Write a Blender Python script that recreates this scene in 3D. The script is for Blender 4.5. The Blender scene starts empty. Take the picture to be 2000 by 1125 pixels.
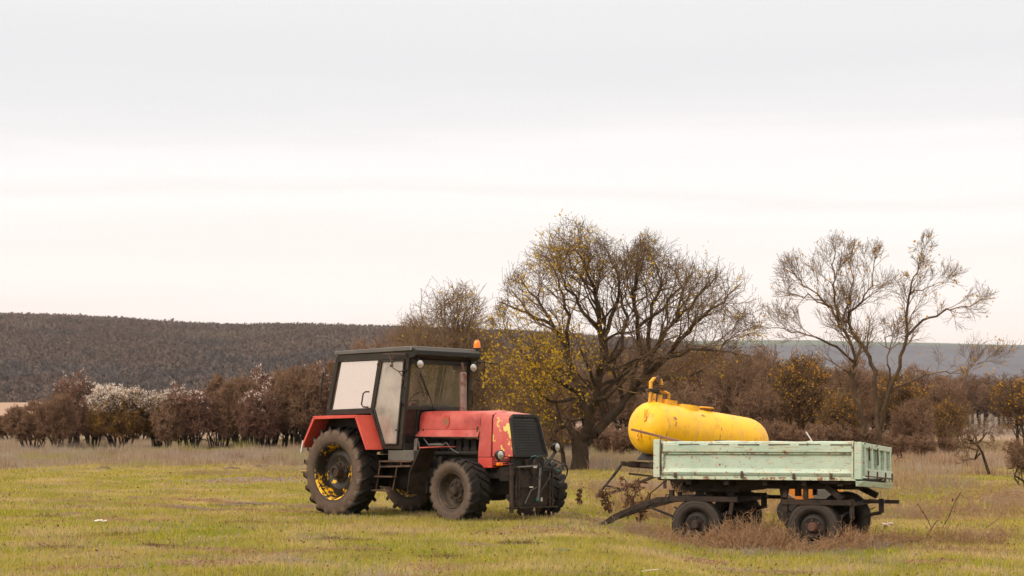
import bpy, bmesh, math, random
import numpy as np
from mathutils import Vector, Matrix
random.seed(7)
RNG = np.random.default_rng(11)
R = math.radians
SC = bpy.context.scene
COL = SC.collection

# ------------------------------------------------------------------ camera
F, EYE, YH = 3250.0, 1.34, 860.0            # focal length in photo pixels, eye height, horizon row
cd = bpy.data.cameras.new('camera')
cd.sensor_width = 36.0
cd.lens = 36.0 * F / 2000.0
cd.shift_y = (YH - 562.5) / 2000.0
cd.clip_start = 0.1
cd.clip_end = 30000
cam = bpy.data.objects.new('camera', cd)
COL.objects.link(cam)
cam.location = (0, 0, EYE)
cam.rotation_euler = (R(90), 0, 0)
SC.camera = cam
cd.dof.use_dof = True
cd.dof.focus_distance = 27.5
cd.dof.aperture_fstop = 3.5

# ------------------------------------------------------------------ sky and sun
SUN_EL, SUN_AZ = R(36), R(232)              # light from behind the camera, to the left
W = bpy.data.worlds.new("World")
SC.world = W
W.use_nodes = True
nt = W.node_tree
nt.nodes.clear()
wo = nt.nodes.new('ShaderNodeOutputWorld')
bg = nt.nodes.new('ShaderNodeBackground')
nt.links.new(bg.outputs[0], wo.inputs[0])
tc = nt.nodes.new('ShaderNodeTexCoord')
sep = nt.nodes.new('ShaderNodeSeparateXYZ')
nt.links.new(tc.outputs['Generated'], sep.inputs[0])
mp = nt.nodes.new('ShaderNodeMapping')
mp.inputs['Scale'].default_value = (2.2, 2.2, 26)
nt.links.new(tc.outputs['Generated'], mp.inputs[0])
nz = nt.nodes.new('ShaderNodeTexNoise')
nz.inputs['Scale'].default_value = 1.0
nz.inputs['Detail'].default_value = 5
nt.links.new(mp.outputs[0], nz.inputs['Vector'])
m1 = nt.nodes.new('ShaderNodeMath'); m1.operation = 'MULTIPLY_ADD'
m1.inputs[1].default_value = 0.085; m1.inputs[2].default_value = -0.042
nt.links.new(nz.outputs[0], m1.inputs[0])
m2 = nt.nodes.new('ShaderNodeMath'); m2.operation = 'ADD'
nt.links.new(m1.outputs[0], m2.inputs[0]); nt.links.new(sep.outputs[2], m2.inputs[1])
cr = nt.nodes.new('ShaderNodeValToRGB')
nt.links.new(m2.outputs[0], cr.inputs[0])
K = 2.6
stops = [(0.0, (1.02, .88, .81)), (.06, (1.06, .93, .86)), (.095, (1.10, 1.02, .965)), (.115, (1.04, .985, .94)), (.128, (1.09, 1.05, 1.015)),
         (.138, (1.02, .975, .945)), (.148, (1.06, 1.03, 1.0)), (.163, (1.05, 1.02, 1.0)), (.184, (.935, .922, .92)), (.218, (.868, .870, .882)), (.255, (.90, .90, .905)),
         (.34, (1.18, 1.12, 1.04)), (1.0, (2.70, 2.38, 2.0))]
els = cr.color_ramp.elements
while len(els) < len(stops): els.new(0.5)
for e, (p, c) in zip(els, stops):
    e.position = p; e.color = (c[0] / K, c[1] / K, c[2] / K, 1)
mul = nt.nodes.new('ShaderNodeVectorMath'); mul.operation = 'SCALE'; mul.inputs['Scale'].default_value = K
nt.links.new(cr.outputs[0], mul.inputs[0])
sky = nt.nodes.new('ShaderNodeTexSky')
sky.sky_type = 'NISHITA'; sky.sun_disc = False; sky.sun_elevation = SUN_EL; sky.sun_rotation = SUN_AZ
sk2 = nt.nodes.new('ShaderNodeVectorMath'); sk2.operation = 'SCALE'; sk2.inputs['Scale'].default_value = 0.1
nt.links.new(sky.outputs[0], sk2.inputs[0])
mx = nt.nodes.new('ShaderNodeMix'); mx.data_type = 'RGBA'; mx.inputs['Factor'].default_value = 0.97
nt.links.new(sk2.outputs[0], mx.inputs['A']); nt.links.new(mul.outputs[0], mx.inputs['B'])
nt.links.new(mx.outputs['Result'], bg.inputs[0])
bg.inputs[1].default_value = 1.0

sl = bpy.data.lights.new('sun', 'SUN')
sl.energy = 2.0
sl.angle = R(14)
sl.color = (1, .85, .68)
so = bpy.data.objects.new('sun', sl)
COL.objects.link(so)
sdir = Vector((math.sin(SUN_AZ) * math.cos(SUN_EL), math.cos(SUN_AZ) * math.cos(SUN_EL), math.sin(SUN_EL)))
so.rotation_euler = sdir.to_track_quat('Z', 'Y').to_euler()
SC.view_settings.view_transform = 'Standard'
SC.view_settings.look = 'None'
SC.view_settings.exposure = 0.0
SC.view_settings.gamma = 1.0
SC.render.engine = 'CYCLES'
SC.cycles.use_denoising = True
SC.cycles.denoising_prefilter = 'NONE'
SC.cycles.denoising_input_passes = 'RGB_ALBEDO_NORMAL'
SC.cycles.max_bounces = 6
SC.cycles.transparent_max_bounces = 12
SC.cycles.volume_bounces = 0

# ------------------------------------------------------------------ helpers
def tag(o, label=None, cat=None, group=None, kind=None):
    if label: o['label'] = label
    if cat: o['category'] = cat
    if group: o['group'] = group
    if kind: o['kind'] = kind
    return o

def empty(name, loc, rz=0, label=None, cat=None, group=None):
    o = bpy.data.objects.new(name, None)
    COL.objects.link(o)
    o.location = loc; o.rotation_euler = (0, 0, rz); o.empty_display_size = .3
    return tag(o, label, cat, group)

class MB:
    def __init__(s): s.v = []; s.f = []; s.g = []
    def add(s, vs, fs):
        s.g.append((len(s.v), len(s.f), len(vs), len(fs))); b = len(s.v); s.v += [tuple(p) for p in vs]; s.f += [tuple(b + i for i in f) for f in fs]
    def box(s, x0, x1, y0, y1, z0, z1):
        s.add([(x0,y0,z0),(x1,y0,z0),(x1,y1,z0),(x0,y1,z0),(x0,y0,z1),(x1,y0,z1),(x1,y1,z1),(x0,y1,z1)],
              [(0,3,2,1),(4,5,6,7),(0,1,5,4),(1,2,6,5),(2,3,7,6),(3,0,4,7)])
        return s
    def hexa(s, P):
        s.add(P, [(0,3,2,1),(4,5,6,7),(0,1,5,4),(1,2,6,5),(2,3,7,6),(3,0,4,7)]); return s
    def bar(s, p, q, w=.05, h=.05, up=(0,0,1)):
        p, q = Vector(p), Vector(q); d = (q - p).normalized(); u = Vector(up)
        if abs(d.dot(u)) > .98: u = Vector((0,1,0))
        a = d.cross(u).normalized(); b = a.cross(d).normalized()
        P = []
        for c in (p, q):
            P += [c - a*w/2 - b*h/2, c + a*w/2 - b*h/2, c + a*w/2 + b*h/2, c - a*w/2 + b*h/2]
        s.add(P, [(0,3,2,1),(4,5,6,7),(0,1,5,4),(1,2,6,5),(2,3,7,6),(3,0,4,7)]); return s
    def tube(s, pts, r, n=8):
        pts = [Vector(p) for p in pts]
        rs = r if isinstance(r, (list, tuple)) else [r] * len(pts)
        vs = []; fs = []; a = None
        for i, p in enumerate(pts):
            d = (pts[min(i+1, len(pts)-1)] - pts[max(i-1, 0)]).normalized()
            if a is None: a = d.orthogonal().normalized()
            a = (a - d * a.dot(d)).normalized(); b = d.cross(a)
            for k in range(n):
                t = 2*math.pi*k/n
                vs.append(p + (a*math.cos(t) + b*math.sin(t)) * rs[i])
        for i in range(len(pts)-1):
            for k in range(n):
                k2 = (k+1) % n
                fs.append((i*n+k, i*n+k2, (i+1)*n+k2, (i+1)*n+k))
        fs.append(tuple(range(n-1, -1, -1))); fs.append(tuple((len(pts)-1)*n + k for k in range(n)))
        s.add(vs, fs); return s
    def lathe(s, prof, c=(0,0,0), axis='Y', n=40):     # prof: (along axis, radius)
        vs = []; fs = []
        for (t, r) in prof:
            for k in range(n):
                a = 2*math.pi*k/n; x, y = r*math.cos(a), r*math.sin(a)
                p = {'Y': (x, t, y), 'X': (t, x, y), 'Z': (x, y, t)}[axis]
                vs.append((p[0]+c[0], p[1]+c[1], p[2]+c[2]))
        for i in range(len(prof)-1):
            for k in range(n):
                k2 = (k+1) % n
                fs.append((i*n+k, i*n+k2, (i+1)*n+k2, (i+1)*n+k))
        s.add(vs, fs); return s
    def prism(s, poly, y0, y1):                         # poly in (x, z)
        n = len(poly)
        vs = [(x, y0, z) for x, z in poly] + [(x, y1, z) for x, z in poly]
        fs = [tuple(range(n)), tuple(range(2*n-1, n-1, -1))] + [(i, (i+1) % n + 0, (i+1) % n + n, i+n) for i in range(n)]
        s.add(vs, fs); return s
    def loft(s, rings, cap=True):
        n = len(rings[0]); vs = [p for r in rings for p in r]; fs = []
        for i in range(len(rings)-1):
            for k in range(n):
                k2 = (k+1) % n
                fs.append((i*n+k, i*n+k2, (i+1)*n+k2, (i+1)*n+k))
        if cap:
            fs.append(tuple(range(n))); fs.append(tuple((len(rings)-1)*n + k for k in range(n-1, -1, -1)))
        s.add(vs, fs); return s

def part(name, mb, mat, parent=None, bevel=0, smooth=False, loc=None, rot=None):
    me = bpy.data.meshes.new(name)
    me.from_pydata(mb.v, [], mb.f)
    bm = bmesh.new(); bm.from_mesh(me)
    bmesh.ops.recalc_face_normals(bm, faces=bm.faces)
    bm.to_mesh(me); bm.free()
    me.materials.append(mat)
    o = bpy.data.objects.new(name, me)
    COL.objects.link(o)
    if parent: o.parent = parent
    if loc: o.location = loc
    if rot: o.rotation_euler = rot
    if bevel:
        m = o.modifiers.new('bevel', 'BEVEL'); m.width = bevel; m.segments = 2; m.limit_method = 'ANGLE'; m.angle_limit = R(40)
    if smooth:
        me.polygons.foreach_set('use_smooth', [True]*len(me.polygons))
        try: me.set_sharp_from_angle(angle=R(38))
        except Exception: pass
    return o

def parts_each(name, mb, mat, parent, **k):
    """every piece added to the builder becomes a part of its own"""
    out = []
    for (v0, f0, nv, nf) in mb.g:
        m = MB(); m.v = mb.v[v0:v0+nv]; m.f = [tuple(i-v0 for i in f) for f in mb.f[f0:f0+nf]]
        out.append(part(name, m, mat, parent, **k))
    return out

def np_mesh(name, V, Fa, mat, parent=None, smooth=False):
    """V (n,3), Fa (m,k) -> one mesh object"""
    me = bpy.data.meshes.new(name)
    n, k = Fa.shape
    me.vertices.add(len(V)); me.vertices.foreach_set('co', V.astype(np.float32).ravel())
    me.loops.add(n*k); me.loops.foreach_set('vertex_index', Fa.astype(np.int32).ravel())
    me.polygons.add(n); me.polygons.foreach_set('loop_start', np.arange(0, n*k, k, dtype=np.int32))
    me.polygons.foreach_set('loop_total', np.full(n, k, dtype=np.int32))
    if smooth: me.polygons.foreach_set('use_smooth', np.ones(n, dtype=bool))
    me.update(calc_edges=True)
    me.materials.append(mat)
    o = bpy.data.objects.new(name, me)
    COL.objects.link(o)
    if parent: o.parent = parent
    return o

# ------------------------------------------------------------------ materials
def nodes(name):
    m = bpy.data.materials.new(name); m.use_nodes = True
    t = m.node_tree; b = t.nodes['Principled BSDF']
    return m, t, b

def noise(t, scale, detail=4, vec=None, stretch=None, rough=.55, coord='Object'):
    c = t.nodes.new('ShaderNodeTexCoord'); n = t.nodes.new('ShaderNodeTexNoise')
    n.inputs['Scale'].default_value = scale; n.inputs['Detail'].default_value = detail; n.inputs['Roughness'].default_value = rough
    src = c.outputs[coord]
    if stretch:
        mp = t.nodes.new('ShaderNodeMapping'); mp.inputs['Scale'].default_value = stretch
        t.links.new(src, mp.inputs[0]); src = mp.outputs[0]
    t.links.new(src, n.inputs['Vector'])
    return n.outputs[0]

def ramp(t, src, lo, hi, a=(0,0,0,1), b=(1,1,1,1)):
    r = t.nodes.new('ShaderNodeValToRGB'); r.color_ramp.elements[0].position = lo; r.color_ramp.elements[1].position = hi
    r.color_ramp.elements[0].color = a; r.color_ramp.elements[1].color = b
    t.links.new(src, r.inputs[0]); return r.outputs[0]

def mixc(t, fac, a, b):
    m = t.nodes.new('ShaderNodeMix'); m.data_type = 'RGBA'
    for s, v in (('Factor', fac), ('A', a), ('B', b)):
        if isinstance(v, (int, float)): m.inputs[s].default_value = v
        elif isinstance(v, tuple): m.inputs[s].default_value = v if len(v) == 4 else (*v, 1)
        else: t.links.new(v, m.inputs[s])
    return m.outputs['Result']

def bump(t, b, src, strength=.3, dist=.01):
    n = t.nodes.new('ShaderNodeBump'); n.inputs['Strength'].default_value = strength; n.inputs['Distance'].default_value = dist
    t.links.new(src, n.inputs['Height']); t.links.new(n.outputs[0], b.inputs['Normal'])

def paint(name, col, alt, rough=.5, metal=0, flake=None, flake_scale=8, lo=.6, hi=.64, var_scale=2.5, stretch=None, extra=None, b_str=.15):
    m, t, b = nodes(name)
    c = mixc(t, ramp(t, noise(t, var_scale, 5), .35, .7), col, alt)
    if flake:
        msk = ramp(t, noise(t, flake_scale, 6, stretch=stretch, rough=.65), lo, hi)
        c = mixc(t, msk, c, flake)
    if extra:
        for (ecol, sc, l, h, st) in extra:
            c = mixc(t, ramp(t, noise(t, sc, 5, stretch=st, rough=.7), l, h), c, ecol)
    t.links.new(c, b.inputs['Base Color'])
    b.inputs['Roughness'].default_value = rough; b.inputs['Metallic'].default_value = metal
    if max(col) < .06: b.inputs['Specular IOR Level'].default_value = .28
    bump(t, b, noise(t, 30, 4), b_str, .004)
    return m

M = {}
M['red'] = paint('red_paint', (.40,.048,.040), (.50,.120,.098), .45, flake=(.24,.022,.02), flake_scale=3, lo=.50, hi=.72,
                 extra=[((.16,.07,.04), 14, .70, .76, None)])
M['red_flaked'] = paint('flaked_red_paint', (.42,.045,.037), (.52,.09,.07), .45, flake=(.62,.50,.12), flake_scale=4.6, lo=.545, hi=.565, b_str=.3)
M['red_worn'] = paint('worn_red_paint', (.52,.055,.04), (.6,.09,.06), .45, flake=(.50,.42,.10), flake_scale=16, lo=.66, hi=.70)
M['black'] = paint('black_cab_paint', (.010,.009,.008), (.022,.019,.017), .45, flake=(.09,.07,.05), flake_scale=9, lo=.62, hi=.75)
M['cab'] = paint('cab_frame_paint', (.020,.017,.014), (.036,.030,.025), .42, flake=(.10,.08,.06), flake_scale=9, lo=.6, hi=.75)
M['dark'] = paint('greasy_dark_metal', (.012,.011,.010), (.03,.024,.02), .6, flake=(.07,.035,.02), flake_scale=11, lo=.6, hi=.72)
M['rust'] = paint('rusty_metal', (.07,.035,.022), (.12,.062,.04), .8, flake=(.03,.02,.016), flake_scale=7, lo=.5, hi=.65, b_str=.4)
M['rustdark'] = paint('dark_rusty_metal', (.03,.021,.017), (.055,.034,.024), .75, flake=(.014,.012,.011), flake_scale=8, lo=.5, hi=.62, b_str=.4)
M['steel'] = paint('worn_steel', (.25,.22,.2), (.35,.3,.27), .45, metal=.6, flake=(.12,.06,.04), flake_scale=9, lo=.55, hi=.7)
M['exhaust'] = paint('heat_stained_exhaust', (.16,.10,.085), (.26,.19,.17), .5, metal=.3, flake=(.14,.045,.03), flake_scale=7, lo=.5, hi=.62)
M['roof'] = paint('roof_sheet', (.06,.05,.043), (.10,.085,.075), .35, flake=(.06,.05,.045), flake_scale=5, lo=.55, hi=.7)
M['greybox'] = paint('grey_box_paint', (.085,.078,.07), (.13,.12,.11), .5, flake=(.06,.035,.025), flake_scale=8, lo=.6, hi=.7)
M['tank'] = paint('yellow_tank_paint', (.80,.425,.004), (.85,.49,.007), .44, flake=(.58,.25,.015), flake_scale=4, lo=.55, hi=.78,
                  extra=[((.25,.09,.03), 12, .615, .67, (1,1,.45)), ((.62,.36,.08), 3, .52, .75, (1,1,.3))])
def rust_spot(m, pts, col=(.22,.09,.04)):
    """worn-through spots on the paint, each fixed at a place on the part"""
    t = m.node_tree; b = t.nodes['Principled BSDF']; cur = b.inputs['Base Color'].links[0].from_socket
    for (p, r, st) in pts:
        c = t.nodes.new('ShaderNodeTexCoord'); mpn = t.nodes.new('ShaderNodeMapping'); mpn.inputs['Scale'].default_value = st
        t.links.new(c.outputs['Object'], mpn.inputs[0])
        v = t.nodes.new('ShaderNodeVectorMath'); v.operation = 'DISTANCE'; v.inputs[1].default_value = tuple(a*s for a, s in zip(p, st))
        t.links.new(mpn.outputs[0], v.inputs[0])
        k = t.nodes.new('ShaderNodeMath'); k.operation = 'MULTIPLY_ADD'; k.inputs[1].default_value = r*2.2; k.inputs[2].default_value = -r*.6
        t.links.new(noise(t, 22, 6, rough=.75), k.inputs[0])
        a = t.nodes.new('ShaderNodeMath'); a.operation = 'ADD'; t.links.new(v.outputs['Value'], a.inputs[0]); t.links.new(k.outputs[0], a.inputs[1])
        cur = mixc(t, ramp(t, a.outputs[0], r*.9, r*1.15), col, cur)
    t.links.new(cur, b.inputs['Base Color'])
rust_spot(M['tank'], [((.25,-.55,.24), .10, (1,1,1)), ((.27,-.60,.10), .06, (1.6,1,.35)), ((1.672,-.6,.1), .03, (1.4,1,.05)), ((.02,-.6,-.1), .035, (1.4,1,.06)), ((1.2,-.45,.45), .12, (1,1,1.6))], (.30,.13,.04))
M['tankpipe'] = paint('rusty_yellow_pipe_paint', (.72,.36,.015), (.66,.3,.02), .5, flake=(.22,.08,.03), flake_scale=14, lo=.55, hi=.66)
M['mint'] = paint('mint_trailer_paint', (.36,.49,.42), (.48,.565,.46), .5, flake=(.22,.09,.045), flake_scale=12, lo=.615, hi=.65, var_scale=1.8,
                  extra=[((.58,.48,.33), 6, .55, .72, (1,1,4)), ((.36,.18,.10), 5, .585, .62, (1,1,10)), ((.45,.27,.15), 20, .62, .67, (2.2,1,.35)), ((.30,.36,.30), 2.2, .55, .8, None), ((.38,.52,.22), 6, .62, .8, None)], b_str=.25)
M['mintedge'] = paint('rust_edged_mint_paint', (.42,.54,.42), (.52,.53,.39), .5, flake=(.22,.09,.045), flake_scale=13, lo=.53, hi=.60, var_scale=6, b_str=.3)
M['orange'] = paint('orange_machine_paint', (.52,.16,.012), (.45,.19,.02), .5, flake=(.2,.08,.03), flake_scale=9, lo=.62, hi=.7)
M['white'] = paint('off_white_paint', (.62,.58,.54), (.5,.46,.42), .6)
M['stone'] = paint('pale_stone', (.36,.27,.22), (.46,.36,.30), .9, b_str=.6)
M['concrete'] = paint('concrete_post', (.36,.31,.26), (.26,.22,.185), .9)
M['wood'] = paint('weathered_pole', (.15,.07,.04), (.22,.11,.07), .8)
M['cloth'] = paint('grimy_cloth', (.22,.17,.14), (.33,.28,.25), .95, var_scale=14)
M['pale'] = paint('pale_seat_cover', (.5,.47,.43), (.3,.28,.26), .95, var_scale=9)
M['straw'] = paint('heaped_straw', (.36,.19,.10), (.45,.27,.15), .95)

def tyre_mat(name, dust, r0, r1):
    """rubber, dusty brown on the sidewall between radii r0 and r1 (object space, wheel axis Y)"""
    m, t, b = nodes(name)
    c = t.nodes.new('ShaderNodeTexCoord'); s = t.nodes.new('ShaderNodeSeparateXYZ'); t.links.new(c.outputs['Object'], s.inputs[0])
    cb = t.nodes.new('ShaderNodeCombineXYZ'); t.links.new(s.outputs[0], cb.inputs[0]); t.links.new(s.outputs[2], cb.inputs[2])
    ln = t.nodes.new('ShaderNodeVectorMath'); ln.operation = 'LENGTH'; t.links.new(cb.outputs[0], ln.inputs[0])
    r = t.nodes.new('ShaderNodeValToRGB'); r.color_ramp.elements[0].position = r0 - .02; r.color_ramp.elements[0].color = (.3,.3,.3,1)
    r.color_ramp.elements[1].position = r1 + .03; r.color_ramp.elements[1].color = (0,0,0,1)
    e = r.color_ramp.elements.new(r0 + .03); e.color = (.75,.75,.75,1)
    e = r.color_ramp.elements.new(r1 - .02); e.color = (1,1,1,1)
    t.links.new(ln.outputs['Value'], r.inputs[0])
    n = noise(t, 7, 6, rough=.7)
    mm = t.nodes.new('ShaderNodeMath'); mm.operation = 'MULTIPLY'; t.links.new(r.outputs[0], mm.inputs[0])
    t.links.new(ramp(t, n, .25, .75, (.45,.45,.45,1), (1,1,1,1)), mm.inputs[1])
    col = mixc(t, ramp(t, noise(t, 18, 5), .45, .8), (.007,.0066,.0062), (.022,.018,.015))
    t.links.new(mixc(t, mm.outputs[0], col, dust), b.inputs['Base Color'])
    b.inputs['Roughness'].default_value = .72; b.inputs['Specular IOR Level'].default_value = .22
    bump(t, b, noise(t, 60, 4), .3, .004)
    return m
M['tyre_r'] = tyre_mat('dusty_rear_tyre', (.155,.105,.078), .52, .735)
M['tyre_f'] = tyre_mat('dusty_front_tyre', (.15,.105,.08), .33, .475)
M['tyre_t'] = tyre_mat('worn_trailer_tyre', (.075,.058,.048), .24, .38)
M['rim_y'] = paint('flaking_yellow_rim', (.02,.018,.016), (.035,.028,.022), .5, flake=(.80,.44,.012), flake_scale=3.3, lo=.488, hi=.506,
                   extra=[((.03,.022,.018), 13, .50, .54, (1,1,.6))], b_str=.3)
M['rim_disc'] = paint('dark_disc_with_yellow_remains', (.02,.018,.016), (.035,.028,.022), .5, flake=(.80,.44,.012), flake_scale=3.3, lo=.565, hi=.58, b_str=.3)
M['rim_b'] = paint('brown_dusty_rim', (.045,.035,.029), (.10,.072,.054), .6, flake=(.15,.09,.06), flake_scale=8, lo=.52, hi=.68, b_str=.3)
M['rim_t'] = paint('dark_trailer_rim', (.02,.018,.017), (.045,.036,.03), .6, flake=(.09,.045,.03), flake_scale=9, lo=.58, hi=.7)
M['hubrust'] = paint('rusty_hub', (.07,.03,.02), (.12,.055,.035), .8)

def glass(name, tint, refl, haze, rough=.02, hz=(.6,.55,.5)):
    m, t, b = nodes(name); t.nodes.remove(b)
    o = t.nodes['Material Output']
    tr = t.nodes.new('ShaderNodeBsdfTransparent'); tr.inputs[0].default_value = (*tint, 1)
    gl = t.nodes.new('ShaderNodeBsdfGlossy'); gl.inputs['Roughness'].default_value = rough; gl.inputs[0].default_value = (.95,.87,.79,1)
    df = t.nodes.new('ShaderNodeBsdfDiffuse'); df.inputs[0].default_value = (*hz, 1)
    a = t.nodes.new('ShaderNodeMixShader'); a.inputs[0].default_value = refl
    t.links.new(tr.outputs[0], a.inputs[1]); t.links.new(gl.outputs[0], a.inputs[2])
    c = t.nodes.new('ShaderNodeMixShader')
    mm = t.nodes.new('ShaderNodeMath'); mm.operation = 'MULTIPLY'; mm.inputs[1].default_value = haze * 2
    t.links.new(noise(t, 3.0, 5), mm.inputs[0]); t.links.new(mm.outputs[0], c.inputs[0])
    t.links.new(a.outputs[0], c.inputs[1]); t.links.new(df.outputs[0], c.inputs[2])
    t.links.new(c.outputs[0], o.inputs[0])
    return m
M['win_side'] = glass('bright_reflecting_glass', (.5,.48,.46), .80, .14)
M['win_door'] = glass('dusty_door_glass', (.62,.6,.57), .24, .42)
M['win_front'] = glass('windscreen_glass', (.86,.84,.80), .05, .06)
M['win_rear'] = glass('rear_glass', (.9,.86,.8), .08, .34, hz=(.62,.55,.45))  # tan diffuse share painted in to brighten the view through the cab
M['win_dark'] = glass('dark_lower_glass', (.3,.26,.25), .04, .03)
def simple(name, col, rough=.5, metal=0, emit=None, tr=0):
    m, t, b = nodes(name); b.inputs['Base Color'].default_value = (*col, 1)
    b.inputs['Roughness'].default_value = rough; b.inputs['Metallic'].default_value = metal
    if tr: b.inputs['Transmission Weight'].default_value = tr
    return m
M['amber'] = simple('amber_lens', (1.0,.24,.01), .15, tr=.15)
M['redlens'] = simple('red_lens', (.7,.03,.02), .3)
M['chrome'] = simple('lamp_reflector', (.75,.73,.70), .12, 1)
M['lampglass'] = paint('lamp_glass', (.6,.57,.54), (.35,.33,.31), .1, metal=.55, var_scale=18)
M['rubber'] = simple('black_rubber', (.012,.012,.012), .5)
M['teal'] = simple('faded_teal_plastic', (.03,.12,.13), .6)
M['bolt'] = simple('bolt_steel', (.08,.06,.05), .5, .4)

# --- vegetation materials
def bark(name, col, alt, lichen=None, lo=.55, hi=.7):
    m, t, b = nodes(name)
    c = mixc(t, ramp(t, noise(t, 3.5, 5), .3, .7), col, alt)
    if lichen: c = mixc(t, ramp(t, noise(t, 1.6, 5), lo, hi), c, lichen)
    t.links.new(c, b.inputs['Base Color']); b.inputs['Roughness'].default_value = .9
    b.inputs['Specular IOR Level'].default_value = .15
    bump(t, b, noise(t, 20, 4), .5, .02)
    return m
def island(name, cols, rough=.85, trans=.25, patch=None):
    """each loose blade or leaf takes one of the colours; patch: (scale, lo, hi, colour)"""
    m, t, b = nodes(name)
    g = t.nodes.new('ShaderNodeNewGeometry')
    r = t.nodes.new('ShaderNodeValToRGB')
    el = r.color_ramp.elements
    while len(el) < len(cols): el.new(.5)
    for i, c in enumerate(cols):
        el[i].position = i / max(1, len(cols)-1); el[i].color = (*c, 1)
    t.links.new(g.outputs['Random Per Island'], r.inputs[0])
    c = r.outputs[0]
    if patch:
        for (s, lo, hi, pc) in patch: c = mixc(t, ramp(t, noise(t, s, 4), lo, hi), c, pc)
    t.links.new(c, b.inputs['Base Color']); b.inputs['Roughness'].default_value = rough
    b.inputs['Specular IOR Level'].default_value = .2
    if trans:
        o = t.nodes['Material Output']; tl = t.nodes.new('ShaderNodeBsdfTranslucent'); t.links.new(c, tl.inputs[0])
        ms = t.nodes.new('ShaderNodeMixShader'); ms.inputs[0].default_value = trans
        t.links.new(b.outputs[0], ms.inputs[1]); t.links.new(tl.outputs[0], ms.inputs[2]); t.links.new(ms.outputs[0], o.inputs[0])
    return m
M['bark'] = bark('dark_bark', (.034,.023,.016), (.064,.044,.030), (.09,.058,.022), .55, .75)
M['twig'] = bark('brown_twigs', (.115,.070,.042), (.175,.112,.066), (.21,.13,.045), .55, .75)
M['twig_l'] = bark('pale_twigs', (.17,.112,.068), (.24,.16,.10))
M['twig_b'] = bark('bush_twigs', (.178,.103,.064), (.255,.160,.102))
M['twig_r'] = bark('reddish_twigs', (.165,.082,.060), (.22,.13,.092))
M['twig_o'] = bark('lichened_orange_twigs', (.12,.075,.045), (.20,.12,.05), (.28,.155,.04), .45, .58)
M['bark_b'] = bark('black_bush_stems', (.028,.021,.017), (.05,.038,.03))
M['leaf_y'] = island('yellow_autumn_leaves', [(.50,.33,.02), (.66,.42,.02), (.40,.29,.03), (.60,.36,.015)], trans=.4)
M['leaf_o'] = island('orange_autumn_leaves', [(.55,.27,.02), (.6,.33,.03), (.42,.2,.02)], trans=.4)
M['seed'] = island('white_seed_heads', [(.60,.52,.46), (.75,.67,.60), (.48,.40,.35)], trans=.3)

# ------------------------------------------------------------------ terrain
def sm(x, a, b):
    t = np.clip((np.asarray(x, float) - a) / (b - a), 0, 1); return t*t*(3-2*t)
_Y = np.array([-50, 0, 30, 60, 95, 150, 200, 300, 600, 900, 20000.])
_L = np.array([0, 0, 0, .23, .75, 2.2, 4.0, 8.2, 14, 12, 12.])
_Rr = np.array([0, 0, 0, .23, .75, 1.8, 2.8, 4.6, 3, -10, -10.])
_fine = np.linspace(-50, 20000, 20051)
def _smooth(v):
    a = np.interp(_fine, _Y, v); k = np.hanning(31); k /= k.sum(); b = np.convolve(np.pad(a, 15, mode='edge'), k, mode='valid')
    w = sm(_fine, 45, 75); return a*(1-w) + b*w
_Ls, _Rs = _smooth(_L), _smooth(_Rr)
def gz(x, y):
    x = np.asarray(x, float); y = np.asarray(y, float)
    t = x / np.maximum(np.abs(y), 1)
    w = sm(t, -.2, .12)
    z = np.interp(y, _fine, _Ls)*(1-w) + np.interp(y, _fine, _Rs)*w
    z = z - .27 * sm(x, .6, 3.2) * sm(y, 10, 19) * (1 - sm(y, 30, 62))
    near = 1 - sm(y, 120, 200)
    z = z + near*(.022*np.sin(x*1.3+.7*np.sin(y*.9)) * np.sin(y*.8+1.1) + .012*np.sin(x*3.1+y*2.3) * np.sin(y*2.7-x*1.7)) * sm(np.hypot(x+1.2, (y-29)), 2.0, 4.5)
    return z
def gz1(x, y): return float(gz(x, y))
def at(px, Y, py=None):
    x = (px - 1000) / F * Y
    return Vector((x, Y, gz1(x, Y) if py is None else EYE - (py - YH) / F * Y))

def ground_mat():
    m, t, b = nodes('meadow_ground')
    c = t.nodes.new('ShaderNodeTexCoord')
    s = t.nodes.new('ShaderNodeSeparateXYZ'); t.links.new(c.outputs['Object'], s.inputs[0])
    G1, G2, TAN, DRY = (.13,.125,.025), (.20,.185,.03), (.27,.20,.10), (.28,.20,.14)
    a = mixc(t, ramp(t, noise(t, .35, 6), .38, .62), G1, G2)
    a = mixc(t, ramp(t, noise(t, .55, 8, stretch=(1,.7,1), rough=.68), .48, .62), a, TAN)
    a = mixc(t, ramp(t, noise(t, 2.2, 8, rough=.7), .56, .72), a, (.15,.12,.045))
    a = mixc(t, ramp(t, noise(t, 9, 6), .6, .75), a, (.42,.35,.2))
    # dry meadow farther off
    mm = t.nodes.new('ShaderNodeMath'); mm.operation = 'MULTIPLY_ADD'; mm.inputs[1].default_value = 22
    t.links.new(noise(t, .12, 4), mm.inputs[0]); t.links.new(s.outputs[1], mm.inputs[2])
    a = mixc(t, ramp(t, divn(t, mm.outputs[0], 200), .345, .40), a, DRY)
    # ploughed stubble field behind
    a = mixc(t, ramp(t, divn(t, s.outputs[1], 1000), .13, .16), a, mixc(t, ramp(t, divn(t, s.outputs[0], 100), .0, .2), mixc(t, noise(t, .5, 5, stretch=(.1,1,1)), (.34,.235,.17), (.28,.19,.14)), (.13,.095,.072)))
    t.links.new(a, b.inputs['Base Color']); b.inputs['Roughness'].default_value = .95; b.inputs['Specular IOR Level'].default_value = .1
    bump(t, b, noise(t, 12, 6), .6, .03)
    return m
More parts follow.
